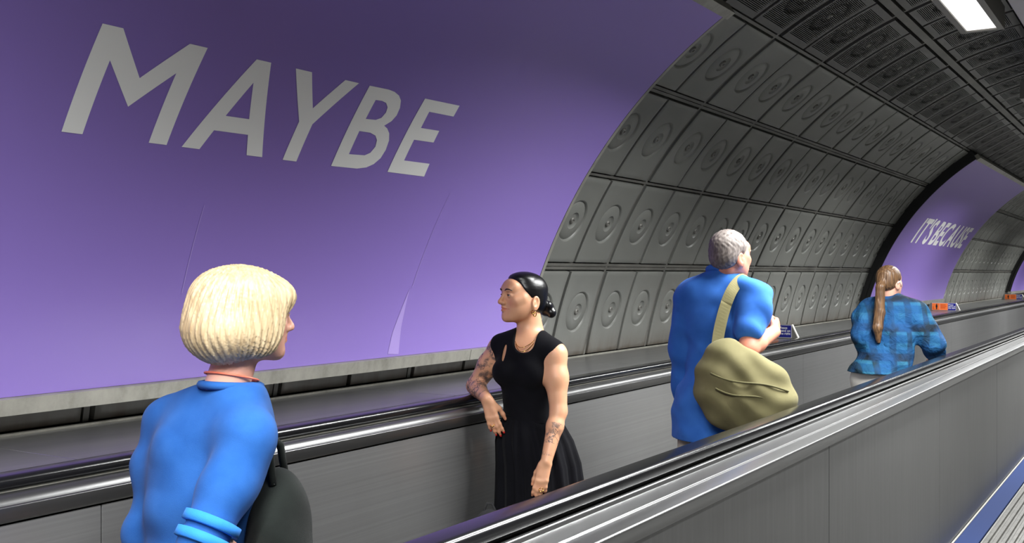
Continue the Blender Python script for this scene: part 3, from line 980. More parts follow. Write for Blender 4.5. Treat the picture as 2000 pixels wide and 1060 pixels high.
def head(S, F, o, female=True, s=1.0, ears=True):
    """head centred on o (half way between chin and crown); chin -.108, crown +.108; looks along F forward"""
    P = lambda x, y, z: put(F, o, (x * s, y * s, z * s))
    E = lambda c, r, k=.02, op='u': S.ell(P(*c), A3(r) * s, k * s, F, op)
    E((0, -.022, .030), (.073, .092, .078), .02)              # cranium
    E((0, .030, -.018), (.060, .064, .080), .03)              # face block
    E((0, .052, -.074), (.036, .036, .032), .03)              # jaw front
    for sx in (-1, 1):
        S.cone(P(sx * .054, -.006, -.040), P(sx * .022, .064, -.088), .018 * s, .014 * s, .028 * s)   # jaw line
        S.ell(P(sx * .036, .020, -.036), A3((.030, .050, .052)) * s, .03 * s, F)
        S.cone(P(sx * .046, .058, -.014), P(sx * .056, .030, -.004), .017 * s, .016 * s, .022 * s)    # cheek bone
    S.ball(P(0, .080, -.092), .015 * s, .022 * s)             # chin
    S.cone(P(-.028, .083, .030), P(.028, .083, .030), .012 * s, .012 * s, .022 * s)                   # brow
    E((0, .064, .047), (.052, .026, .034), .025)              # forehead
    for sx in (-1, 1):
        S.ell(P(sx * .031, .098, .010), A3((.019, .016, .012)) * s, .012 * s, F, 's')                  # eye sockets
        S.ball(P(sx * .031, .0775, .0080), .0142 * s, .005 * s)
        S.ell(P(sx * .0305, .0925, .0068), A3((.0118, .009, .0036)) * s, .002 * s, F, 's')
    S.cone(P(0, .090, .018), P(0, .111, -.020), .0075 * s, .0098 * s, .012 * s)                        # nose
    S.ball(P(0, .112, -.024), .0096 * s, .008 * s)
    for sx in (-1, 1): S.ball(P(sx * .0125, .100, -.027), .0078 * s, .008 * s)
    S.cone(P(0, .094, -.034), P(0, .093, -.042), .008 * s, .008 * s, .012 * s)
    for sx in (-1, 1):                                        # lips
        S.cone(P(sx * .003, .0970, -.0475), P(sx * .021, .084, -.0520), .0058 * s, .0030 * s, .005 * s)
        S.cone(P(sx * .002, .0960, -.0590), P(sx * .018, .084, -.0545), .0068 * s, .0030 * s, .006 * s)
        S.cone(P(0, .1035, -.0530), P(sx * .022, .0880, -.0535), .0014 * s, .0012 * s, .002 * s, 's')
    if ears:
        for sx in (-1, 1):
            er = F @ np.stack([unit((sx * .94, -.34, 0)), unit((sx * .34, .94, .25)), unit((0, -.25, .97))], 1)
            S.ell(P(sx * .073, -.028, -.022), A3((.010, .024, .034)) * s, .005 * s, er)
            S.ell(P(sx * .085, -.023, -.016), A3((.008, .015, .022)) * s, .003 * s, er, 's')
            S.ell(P(sx * .077, -.018, -.022), A3((.006, .006, .012)) * s, .004 * s, er)
            S.ball(P(sx * .070, -.019, -.050), .0085 * s, .008 * s)

def face_tint(co, F, o, s=1.0, lip=(.86, .55, .55)):
    """colour multipliers: lips, cheeks, nose"""
    q = (co - A3(o)) @ F / s
    t = np.ones((len(co), 3))
    def blob(c, r, col, p=2.0):
        d = np.linalg.norm((q - A3(c)) / A3(r), axis=1)
        w = np.clip(1.3 - d, 0, 1)[:, None] ** .7
        t[:] = t * (1 - w) + t * A3(col) * w
    for sx in (-1, 1):
        a, b = A3((0, .098, -.0530)), A3((sx * .021, .084, -.0530)); ab = b - a
        h = np.clip(((q - a) @ ab) / (ab @ ab), 0, 1)
        dz = np.abs(q[:, 2] - (a + h[:, None] * ab)[:, 2]); dd = np.linalg.norm(q - a - h[:, None] * ab, axis=1)
        w = np.clip((.0105 * (1 - .75 * h) - dz) / .003, 0, 1) * (dd < .014) * (q[:, 1] > .07)
        if sx == 1: w = w * (q[:, 0] >= 0)
        else: w = w * (q[:, 0] < 0)
        t[:] = t * (1 - w[:, None]) + t * A3(lip) * w[:, None]
    for sx in (-1, 1): blob((sx * .045, .07, -.028), (.02, .03, .018), (1.0, .86, .85))
    blob((0, .112, -.022), (.014, .014, .012), (1, .9, .88))
    return t

def eyes_brows(par, F, o, s, brow_mat, lash=True):
    for sx in (-1, 1):
        c = put(F, o, (sx * .031 * s, .0770 * s, .0076 * s))
        bm = bmesh.new(); bmesh.ops.create_uvsphere(bm, u_segments=16, v_segments=10, radius=.0128 * s)
        me = bpy.data.meshes.new('eye'); bm.to_mesh(me); bm.free(); me.materials.append(MT['eye_white'])
        e = link('eye', me, None, par, True); e.location = c
        bm = bmesh.new(); bmesh.ops.create_uvsphere(bm, u_segments=12, v_segments=8, radius=.0062 * s)
        me = bpy.data.meshes.new('iris'); bm.to_mesh(me); bm.free(); me.materials.append(MT['iris'])
        i = link('iris', me, None, e, True); i.location = F @ A3((-sx * .001, .0078, -.001)) * s
        pts = [put(F, o, (sx * x * s, y * s, z * s)) for x, y, z in ((.013, .0975, .029), (.026, .0985, .034), (.038, .0925, .034), (.049, .080, .028))]
        link('eyebrow', tube_mesh('eyebrow', pts, .003, brow_mat, 8, rads=[.0026 * s, .0034 * s, .003 * s, .0014 * s]), None, par)
        pts = [put(F, o, (sx * x * s, y * s, z * s)) for x, y, z in ((.0190, .0890, .0078), (.026, .0922, .0108), (.035, .0918, .0108), (.0430, .0860, .0074))]
        link('eyelid', tube_mesh('eyelid', pts, .003, brow_mat if lash else None, 8, rads=[.0008 * s, .0013 * s, .0013 * s, .0008 * s]), None, par)

def hand(S, wrist, fwd, back, thumb_side, length=.175, curl=(.25, .35, .3), spread=.10, k=.007, splay=.68):
    """palm and five separate fingers. fwd: wrist to knuckles, back: out of the back of the hand, thumb_side +1/-1"""
    f = unit(fwd); b = unit(A3(back) - f * (A3(back) @ f)); r = np.cross(f, b) * thumb_side      # r points to the thumb
    L = length
    W = A3(wrist)
    palm = L * .50
    kn = []
    for i, (u, t) in enumerate(((.021, .99), (.007, 1.02), (-.007, .98), (-.020, .90))):
        u *= L / .175
        kn.append(W + f * (palm * t) + r * u + b * .002)
        S.cone(W + f * .012 + r * u * .72, kn[-1], .0125 * L / .175, .0098 * L / .175, .012)
    S.cone(W + f * .018 + r * .012, W + f * palm * .66 + r * .016, .0135, .0115, .012)
    lens = (.44, .49, .46, .36)
    tips = []
    for i in range(4):
        p = kn[i]; d = unit(f + r * (1.5 - i) * spread); ang = 0
        for j, fr in enumerate((.46, .31, .23)):
            ang += curl[j] * (1 + .12 * i)
            dd = d * math.cos(ang) - b * math.sin(ang)
            q = p + dd * (L * lens[i] * fr)
            r0 = (.0088, .0078, .0069, .0060)
            S.cone(p, q, r0[j] * L / .175, r0[j + 1] * L / .175, k if j else .008)
            p = q
        tips.append((p, dd, b * math.cos(ang) + d * math.sin(ang)))
    t0 = W + f * .022 + r * .018; t1 = t0 + unit(f * .75 + r * splay - b * .32) * (.040 * L / .175)
    t2 = t1 + unit(f * .86 + r * splay * .4 - b * .36) * (.033 * L / .175); t3 = t2 + unit(f * .93 + r * .12 - b * .34) * (.026 * L / .175)
    S.chain([t0, t1, t2, t3], [.0145, .0105, .0092, .0070], .009)
    tips.append((t3, unit(t3 - t2), b))
    return tips

def limb(S, a, b, r0, rm, r1, bulge=(0, 0, 0), k=.02, at=.42):
    a, b = A3(a), A3(b); mid = a + (b - a) * at + A3(bulge)
    S.cone(a, mid, r0, rm, k); S.cone(mid, b, rm, r1, k)

def torso(S, F, pel, chest, neck, w=1.0, bust=0.0, grow=0.0, hipw=1.0, deep=1.0):
    """pelvis, waist, rib cage; grow inflates it for clothing"""
    pel, chest, neck = A3(pel), A3(chest), A3(neck)
    g = grow
    S.ell(pel, (.158 * hipw * w + g, .112 * deep + g, .125 + g), .05, F)
    S.ell(pel + (chest - pel) * .45, (.122 * w + g, .088 * deep + g, .14 + g), .05, F)
    S.ell(chest, (.138 * w + g, .098 * deep + g, .155 + g), .05, F)
    up = chest + (neck - chest) * .62
    S.ell(up, (.125 * w + g, .074 * deep + g, .07 + g), .05, F)
    if bust:
        for sx in (-1, 1):
            S.ell(put(F, chest, (sx * .064, .072, -.005)), (.056 + g, .05 * bust + g, .056 + g), .03, F)

def local_xy(px, py, Z, px0, ly=0.0):
    """a point of the scene written in a figure's own frame: x to the right, y away from the eye, z up"""
    d = Z + ly
    return A3(((px - 1000) * d / FPX - (px0 - 1000) * Z / FPX, ly, EYE - (py - VPY) * d / FPX))

def place(o, px0, Z):
    X = (px0 - 1000) * Z / FPX
    c, s = math.cos(YAW), math.sin(YAW)
    o.location = (X * c - Z * s, X * s + Z * c, 0.0)
    o.rotation_euler = (0, 0, YAW)

def loft(name, rings, mat, smooth=True, cap=False):
    """rings: list of equal-length point lists"""
    n = len(rings[0]); verts = [tuple(p) for r in rings for p in r]; faces = []
    for j in range(len(rings) - 1):
        for i in range(n):
            a = j * n + i; b = j * n + (i + 1) % n
            faces.append((a, b, b + n, a + n))
    if cap:
        faces.append(tuple(range(n - 1, -1, -1))); faces.append(tuple((len(rings) - 1) * n + i for i in range(n)))
    me = mesh_of(name, verts, faces, [mat], smooth=smooth)
    bm = bmesh.new(); bm.from_mesh(me); bmesh.ops.recalc_face_normals(bm, faces=bm.faces[:]); bm.to_mesh(me); bm.free()
    return me

def nail_mesh(par, tip, mat, r=.006):
    p, d, b = tip
    bm = bmesh.new(); bmesh.ops.create_uvsphere(bm, u_segments=10, v_segments=6, radius=1)
    f = unit(d); u = unit(A3(b) - f * (A3(b) @ f)); s = np.cross(f, u)
    me = bpy.data.meshes.new('fingernail')
    for v in bm.verts:
        c = v.co
        v.co = Vector(A3(p) + u * .0028 + s * (c.x * r * .82) + f * (c.y * r * 1.25 + .001) + u * (c.z * .0042))
    bm.to_mesh(me); bm.free(); me.materials.append(mat)
    link('fingernail', me, None, par, True)

# ------------------------------------------------------------------ woman in black leaning on the far handrail
def woman_black():
    PX, Z = 1040, 4.75
    J = lambda px, py, ly=0.0: local_xy(px, py, Z, PX, ly)
    FT = frame((-.42, -.90, 0))                      # torso looks left and towards the eye
    FH = frame((-.875, -.48, .05))                   # head in near profile
    hc = J(1020.5, 581, .0)
    neck = J(1034, 655, .005); chest = J(1027, 722, .01); pel = J(1036, 858, .01)
    shR, elR, wrR = J(977, 680, .07), J(928, 753, .13), J(951, 779, -.075)
    shL, elL, wrL = J(1083, 692, -.075), J(1091, 803, -.125), J(1067, 901, -.200)
    out = {}
    def build(S):
        torso(S, FT, pel, chest, neck, .88, .9)
        S.cone(shR, shL, .050, .050, .05)
        for sh in (shR, shL): S.cone(neck + A3((0, 0, -.01)), sh + (neck - sh) * .25 + A3((0, 0, .012)), .040, .032, .04)
        S.cone(J(1036, 668, .01), put(FH, hc, (0, -.012, -.06)), .047, .043, .025)
        S.cone(put(FH, hc, (0, -.03, -.03)), J(1044, 655, .02), .046, .045, .02)
        limb(S, shR, elR, .050, .049, .038, k=.03); limb(S, elR, wrR, .038, .036, .0255, k=.018, at=.3)
        limb(S, shL, elL, .052, .050, .037, k=.03); limb(S, elL, wrL, .035, .036, .0245, k=.018, at=.3)
        tR = hand(S, wrR, J(961, 814, -.085) - wrR, (-.25, -.95, .25), -1, .172, (.10, .22, .18), .07, splay=.48)
        tL = hand(S, wrL, J(1056, 946, -.215) - wrL, (-.15, -.95, .1), +1, .172, (.16, .32, .28), .06, splay=.30)
        head(S, FH, hc, True, 1.0)
        for sx in (-1, 1):                               # legs
            hip = put(FT, pel, (sx * .08, 0, -.05)); kn = put(FT, pel, (sx * .075, .01, -.46)); an = put(FT, pel, (sx * .07, -.02, -pel[2] + .09))
            limb(S, hip, kn, .074, .062, .05); limb(S, kn, an, .05, .048, .034, at=.3)
            S.cone(an + A3((0, 0, -.045)), put(FT, an, (0, .15, -.06)), .034, .026, .02)
        out['tips'] = (tR, tL)
    S = Sculpt((-.36, -.32, 0), (.28, .30, 1.68), .0042); build(S); tR, tL = out['tips']
    zc = J(1036, 644)[2]
    S2 = Sculpt(hc - A3((.16, .16, .17)), hc + A3((.16, .16, .14)), .0022); build(S2)
    def col(co):
        t = face_tint(co, FH, hc, 1.0, (.84, .52, .52))
        ink = np.zeros(len(co))
        def along(a, b, lo, hi, r):
            ab = b - a; h = ((co - a) @ ab) / (ab @ ab); d = np.linalg.norm(co - a - np.clip(h, 0, 1)[:, None] * ab, axis=1)
            return ((d < r) & (h > lo) & (h < hi)).astype(float)
        ink = np.maximum(ink, along(shR, elR, -.05, 1.1, .07)); ink = np.maximum(ink, along(elR, wrR, -.2, .86, .06))
        ink = np.maximum(ink, .85 * along(elL, wrL, .26, .66, .06)); ink = np.maximum(ink, .6 * along(elL, wrL, .84, .90, .06))
        for tips in (tR, tL):
            for p, d, b in tips:
                w = np.clip(1 - np.linalg.norm(co - p, axis=1) / .03, 0, 1)[:, None]
                t = t * (1 - w) + t * A3((1, .84, .82)) * w
        return {'tint': t, 'ink': ink}
    body = link('person', S.mesh('person', MT['skin_a'], col, S2, zc))
    place(body, PX, Z)
    eyes_brows(body, FH, hc, 1.0, MT['hair_black'])
    for tp in tR[:4]: nail_mesh(body, tp, MT['nail'])
    # hair drawn back into a low knot
    H = Sculpt(hc - .17, hc + .17, .0032)
    P = lambda x, y, z: put(FH, hc, (x, y, z))
    H.ell(P(0, -.024, .034), (.0785, .097, .0805), .01, FH)
    H.ell(P(0, -.050, -.020), (.066, .062, .062), .03, FH)
    n = FH @ unit((0, .86, -.50)); H.plane(n, float(n @ A3(P(0, .004, -.014))), .014)
    for sx in (-1, 1): H.ell(P(sx * .082, -.022, -.032), (.022, .026, .036), .008, FH, 's')
    H.ell(P(0, .012, .083), (.056, .056, .0285), .02, FH)
    H.plane(FH @ A3((0, .25, -1)), float((FH @ unit((0, .25, -1))) @ A3(P(0, -.06, -.062))), .012)
    H.ell(P(.004, -.130, -.044), (.040, .034, .036), .014, FH)
    H.cone(P(.02, -.122, -.026), P(-.02, -.140, -.062), .024, .024, .006)
    H.cone(P(-.022, -.120, -.030), P(.022, -.144, -.058), .020, .022, .006)
    hr = link('hair', H.mesh('hair', MT['hair_black']), None, body); hr['label'] = 'sleek black hair tied in a low bun'
    for a, b in (((.055, -.06, -.07), (.05, -.075, -.10)), ((.035, -.075, -.07), (.03, -.095, -.105)), ((.045, -.068, -.07), (.05, -.085, -.112))):
        p, q = P(*a), P(*b)
        link('loose_strand', tube_mesh('loose_strand', [p, (p + q) / 2 + A3((.008, 0, 0)), q], .0012, MT['hair_black'], 6), None, hr)
    # sleeveless bodice
    B = Sculpt((-.30, -.26, .98), (.26, .28, 1.42), .0040)
    torso(B, FT, pel, chest, neck, .88, .92, .008)
    B.cone(shR, shL, .054, .054, .05)
    for sh in (shR, shL): B.cone(neck + A3((0, 0, -.012)), sh + (neck - sh) * .10 + A3((0, 0, .012)), .056, .044, .04)
    B.cone(J(1037, 640, .01), J(1024, 668, -.075), .060, .046, .012, 's')
    for sh, el, sg in ((shR, elR, -1), (shL, elL, 1)):
        out = unit(sh - (shR + shL) / 2)
        d = out * .018
        B.ell(sh + out * .054 + A3((0, 0, -.035)), (.046, .085, .092), .008, frame(np.cross(out, (0, 0, 1)) * -1), 's')
    sl = np.stack([unit((.97, 0, -.22)), (0, 1, 0), unit((.22, 0, .97))], 1)
    B.ell(J(985, 689, -.06), (.0062, .10, .040), .003, sl, 's')
    B.noise(lambda p: np.sin(p[..., 2] * 46 + 9 * p[..., 0] + 3 * np.sin(p[..., 0] * 25)) * np.clip((1.16 - p[..., 2]) / .12, 0, 1) , .0016)
    zw = J(1032, 809, 0)[2]
    B.plane((0, 0, -1), -(zw - .03))
    bd = link('dress_bodice', B.mesh('dress_bodice', MT['black_cloth']), None, body); bd['label'] = 'black sleeveless bodice with a small keyhole slit'
    # gathered skirt
    N = 120; rings = []
    cx = A3((J(1035, 809)[0], .012, 0))
    hs = [zw + .004, zw - .012, zw - .05, zw - .12, zw - .22, zw - .34, zw - .5, zw - .66]
    ws = [.114, .120, .146, .170, .182, .190, .198, .206]; ds = [.092, .100, .132, .150, .160, .166, .172, .18]
    xs = [0, .000, .006, .020, .038, .046, .05, .054]
    fa = [0, .002, .004, .006, .009, .011, .013, .015]
    for hh, w_, d_, x_, f_a in zip(hs, ws, ds, xs, fa):
        rg = []
        for i in range(N):
            a = 2 * pi * i / N
            f = math.sin(17 * a + 1.3 * math.sin(3 * a)) + .5 * math.sin(29 * a + .7)
            rg.append((cx[0] + x_ + math.cos(a) * (w_ + f_a * f), cx[1] + math.sin(a) * (d_ + f_a * f), hh))
        rings.append(rg)
    link('dress_skirt', loft('dress_skirt', rings, MT['black_cloth']), None, body)
    wb = [(cx[0] + math.cos(2 * pi * i / 48) * .116, cx[1] + math.sin(2 * pi * i / 48) * .094, zw) for i in range(48)]
    link('waist_seam', tube_mesh('waist_seam', wb, .0035, MT['black_cloth'], 8, True), None, body)
    # jewellery
    for dx, r, dz in ((0, .0085, 0), (.009, .0095, -.009)):
        c = P(-.076, -.014 - dx, -.062 + dz)
        pts = [c + FH @ A3((0, math.cos(t) * r * .8, math.sin(t) * r)) for t in np.linspace(0, 2 * pi, 20)[:-1]]
        link('hoop_earring', tube_mesh('hoop_earring', pts, .0022, MT['gold'], 8, True), None, body)
    for j, (drop, rr) in enumerate(((.028, .0014), (.046, .0019))):
        a, b, c = J(1006, 664 + 2 * j, -.040), J(1056, 652, -.045), J(1022 + j, 678 + 8 * j, -.102 - .006 * j)
        pts = []
        for t in np.linspace(0, 1, 22):
            q = (1 - t) ** 2 * a + t * t * b + 2 * t * (1 - t) * (2 * c - (a + b) / 2); pts.append(q)
        link('necklace', tube_mesh('necklace', pts, rr, MT['gold'], 6), None, body)
    for tp, wr in ((tR, wrR), (tL, wrL)):
        p, d, b = tp[2]
        c = p - d * .052
        u = unit(np.cross(d, b)); w = unit(np.cross(u, d))
        link('finger_ring', tube_mesh('finger_ring', [c + u * math.cos(t) * .0092 + w * math.sin(t) * .0092 for t in np.linspace(0, 2 * pi, 18)[:-1]], .0016, MT['gold'], 6, True), None, body)
    tag(body, 'person in a black sleeveless dress leaning an elbow on the far handrail, looking left', 'person')
    # bag hanging beside the skirt
    bg = empty('handbag', (0, 0, 0)); place(bg, PX, Z)
    Bg = Sculpt((-.26, -.22, .42), (.02, .06, .72), .006)
    c = J(958, 1034, -.13)
    Bg.ell(c, (.075, .045, .09), .02); Bg.ell(c + A3((0, 0, -.06)), (.09, .05, .07), .03)
    link('bag_body', Bg.mesh('bag_body', MT['greybag']), None, bg)
    hp = [J(948, 1014, -.13), J(946, 995, -.13), J(951, 983, -.13), J(961, 983, -.13), J(967, 997, -.13), J(969, 1016, -.13)]
    link('bag_handle', tube_mesh('bag_handle', hp, .006, MT['greybag'], 8), None, bg)
    tag(bg, 'charcoal bag with a looped handle beside the black dress', 'bag')

WALK = unit((math.sin(YAW), math.cos(YAW), 0))       # direction of travel in a figure's own frame

def clothes_shirt(S, F, pel, chest, neck, w, bust, grow, hem, shR, shL, shr=.06):
    torso(S, F, pel, chest, neck, w, bust, grow, 1.0, 1.08)
    S.cone(shR, shL, shr, shr, .05)
    for sh in (shR, shL): S.cone(A3(neck) + A3((0, 0, -.015)), sh + (A3(neck) - sh) * .2 + A3((0, 0, .012)), .058, .046, .07)
    S.cone(A3(pel) + A3((0, 0, .02)), A3((pel[0], pel[1], hem)), .150 * w + grow, .165 * w + grow, .06)

def legs(S, F, pel, sc=1.0, stride=.12):
    for sx in (-1, 1):
        hip = put(F, pel, (sx * .085, 0, -.06)); kn = put(F, pel, (sx * .085, sx * stride * .6, -.46 * sc)); an = put(F, pel, (sx * .085, sx * stride, -pel[2] + .10))
        limb(S, hip, kn, .088, .075, .058); limb(S, kn, an, .058, .055, .04, at=.3)

def shoes(par, F, pel, stride=.12):
    for sx in (-1, 1):
        an = put(F, pel, (sx * .085, sx * stride, -pel[2] + .10))
        Q = Sculpt(an + A3((-.2, -.2, -.12)), an + A3((.2, .2, .08)), .007)
        Q.cone(put(F, an, (0, -.03, -.045)), put(F, an, (0, .15, -.055)), .042, .030, .02); Q.cone(an, put(F, an, (0, -.01, -.05)), .045, .042, .02)
        Q.plane((0, 0, -1), -.018)
        link('shoe', Q.mesh('shoe', MT['shoe']), None, par)

# ------------------------------------------------------------------ man in the blue shirt
def man_blue():
    PX, Z = 1405, 5.05
    J = lambda px, py, ly=0.0: local_xy(px, py, Z, PX, ly)
    F = frame(WALK); FH = frame(unit((.74, .66, -.10)))
    hc = J(1428, 499, .0)
    neck = J(1413, 545, .02); chest = J(1403, 625, .02); pel = J(1398, 800, .0)
    shL, elL, wrL = J(1348, 577, .10), J(1332, 690, .12), J(1338, 790, .20)
    shR, elR, wrR = J(1474, 580, -.12), J(1462, 680, -.22), J(1512, 648, -.06)
    S = Sculpt((-.34, -.36, 0), (.42, .46, 1.90), .0050)
    torso(S, F, pel, chest, neck, 1.05, 0)
    S.cone(shR, shL, .058, .058, .05)
    S.cone(neck, put(FH, hc, (0, -.02, -.06)), .062, .058, .03)
    limb(S, shR, elR, .056, .052, .044, k=.03); limb(S, elR, wrR, .044, .042, .030, k=.02, at=.3)
    limb(S, shL, elL, .056, .052, .044, k=.03); limb(S, elL, wrL, .044, .042, .030, k=.02, at=.3)
    hand(S, wrR, J(1518, 630, .03) - wrR, (.3, -.9, -.2), -1, .185, (.7, .8, .6), .05)
    hand(S, wrL, (.02, .04, -.1), (-.95, 0, 0), +1, .185, (.3, .4, .3), .06)
    head(S, FH, hc, False, 1.03)
    legs(S, F, pel)
    body = link('person', S.mesh('person', MT['skin_b'], lambda co: {'tint': face_tint(co, FH, hc, 1.03, (.95, .75, .75)), 'ink': np.zeros(len(co))}))
    place(body, PX, Z)
    eyes_brows(body, FH, hc, 1.03, MT['hair_grey'])
    H = Sculpt(hc - .18, hc + .18, .004)
    P = lambda x, y, z: put(FH, hc, (x, y, z))
    H.ell(P(0, -.026, .034), (.0835, .104, .0875), .01, FH); H.ell(P(0, -.055, -.012), (.074, .064, .066), .02, FH)
    n = FH @ unit((0, .80, -.60)); H.plane(n, float(n @ A3(P(0, .06, .082))), .012)
    for sx in (-1, 1): H.ell(P(sx * .086, -.016, -.02), (.022, .028, .036), .008, FH, 's')
    H.noise(lambda p: np.sin(p[..., 0] * 210 + 3 * np.sin(p[..., 2] * 60)) * np.sin(p[..., 1] * 190) * np.sin(p[..., 2] * 130), .0022)
    hr = link('hair', H.mesh('hair', MT['hair_grey']), None, body); hr['label'] = 'short greying hair'
    B = Sculpt((-.36, -.38, .78), (.36, .40, 1.70), .0055)
    clothes_shirt(B, F, pel, chest, neck, 1.10, 0, .022, .84, shR, shL, .072)
    limb(B, shR, shR + (elR - shR) * .62, .068, .070, .070, k=.03); limb(B, shL, elL, .068, .068, .062, k=.03); limb(B, elL, wrL, .060, .056, .044, k=.02)
    B.cone(elR + (elR - shR) * .06, elR + (elR - shR) * .5, .075, .08, .01, 's'); B.cone(elR, wrR, .056, .05, .01, 's')
    B.smooth(4)
    B.noise(folds(4), .0042)
    B.plane((0, 0, -1), -.862)
    sh_ = link('shirt', B.mesh('shirt', MT['blue_cloth']), None, body)
    cpts = [A3(neck) + F @ A3((math.cos(t) * .070, math.sin(t) * .070 + .004, .040 - .016 * math.sin(t))) for t in np.linspace(0, 2 * pi, 30)[:-1]]
    link('collar', tube_mesh('collar', cpts, .017, MT['blue_cloth'], 10, True), None, body)
    T = Sculpt((-.36, -.38, 0), (.36, .42, .95), .007)
    T.ell(pel, (.172, .13, .13), .05, F)
    for sx in (-1, 1):
        hip = put(F, pel, (sx * .085, 0, -.06)); kn = put(F, pel, (sx * .085, sx * .072, -.46)); an = put(F, pel, (sx * .085, sx * .12, -pel[2] + .10))
        limb(T, hip, kn, .102, .09, .075); limb(T, kn, an, .075, .07, .062, at=.3)
    link('trousers', T.mesh('trousers', MT['beige']), None, body)
    shoes(body, F, pel)
    tag(body, 'person in a blue shirt with short grey hair walking away, seen from behind', 'person')
    # olive bag on his right hip, strap over the right shoulder
    bag = empty('shoulder_bag', (0, 0, 0)); place(bag, PX, Z)
    G = Sculpt((-.25, -.56, .72), (.46, .02, 1.36), .0055)
    RG = np.stack([unit((.93, -.25, -.22)), unit((.26, .96, .0)), unit((.20, -.05, .97))], 1)
    c = J(1452, 760, -.31)
    G.ell(c, (.225, .105, .165), .02, RG)
    G.ell(c + RG @ A3((.03, 0, -.07)), (.205, .11, .135), .05, RG)
    G.ell(c + RG @ A3((-.10, 0, .10)), (.10, .07, .11), .06, RG)
    G.ell(c + RG @ A3((.10, -.01, -.06)), (.13, .11, .12), .05, RG)
    def fold(p):
        q = (p - c) @ RG
        return np.sin(q[..., 2] * 58 + q[..., 0] * 16 + 2.2 * np.sin(q[..., 0] * 13)) + .7 * np.sin(q[..., 2] * 31 - q[..., 0] * 40)
    G.noise(fold, .0042)
    link('bag_body', G.mesh('bag_body', MT['olive']), None, bag)
    # front pocket and flap seam
    pk = Sculpt((-.25, -.60, .72), (.46, .02, 1.36), .006)
    pk.ell(c + RG @ A3((.03, -.055, -.055)), (.15, .066, .092), .02, RG)
    pk.noise(fold, .003)
    link('front_pocket', pk.mesh('front_pocket', MT['olive']), None, bag)
    for zz, w_ in ((.045, .17), (-.012, .135)):
        pts = []
        for t in np.linspace(-1, 1, 24):
            x = t * w_ + .02; yy = -.112 * math.sqrt(max(0, 1 - (x / .235) ** 2 - (zz / .2) ** 2)) - (.012 if zz < 0 else .002)
            pts.append(c + RG @ A3((x, yy, zz + .01 * math.sin(3 * t))))
        link('zip_seam', tube_mesh('zip_seam', pts, .0045, MT['olive_dk'], 6), None, bag)
    def strap(pts, w_, th):
        pts = [A3(p) for p in pts]; rings = []
        # smooth the control points
        C = []
        for i in range(len(pts) - 1):
            p0 = pts[max(i - 1, 0)]; p1 = pts[i]; p2 = pts[i + 1]; p3 = pts[min(i + 2, len(pts) - 1)]
            for t in np.linspace(0, 1, 8, endpoint=False):
                C.append(.5 * (2 * p1 + (p2 - p0) * t + (2 * p0 - 5 * p1 + 4 * p2 - p3) * t * t + (3 * p1 - p0 - 3 * p2 + p3) * t ** 3))
        C.append(pts[-1])
        ctr = A3((chest[0], chest[1], 0))
        for i, p in enumerate(C):
            t = unit(C[min(i + 1, len(C) - 1)] - C[max(i - 1, 0)])
            nrm = A3((p[0], p[1], 0)) - ctr + A3((0, 0, .09 if p[2] > 1.5 else 0)); nrm = unit(nrm - t * (nrm @ t)); sd = np.cross(t, nrm)
            rings.append([p + sd * w_ + nrm * th, p - sd * w_ + nrm * th, p - sd * w_ - nrm * th, p + sd * w_ - nrm * th])
        return loft('strap', rings, MT['olive'], False, True)
    link('strap', strap([J(1400, 690, -.25), J(1404, 650, -.222), J(1416, 600, -.192), J(1430, 566, -.165), J(1446, 547, -.10), J(1462, 546, -.02), J(1478, 570, .05)], .026, .004), None, bag)
    tag(bag, 'bulging olive canvas shoulder bag on the hip of the person in blue', 'bag')

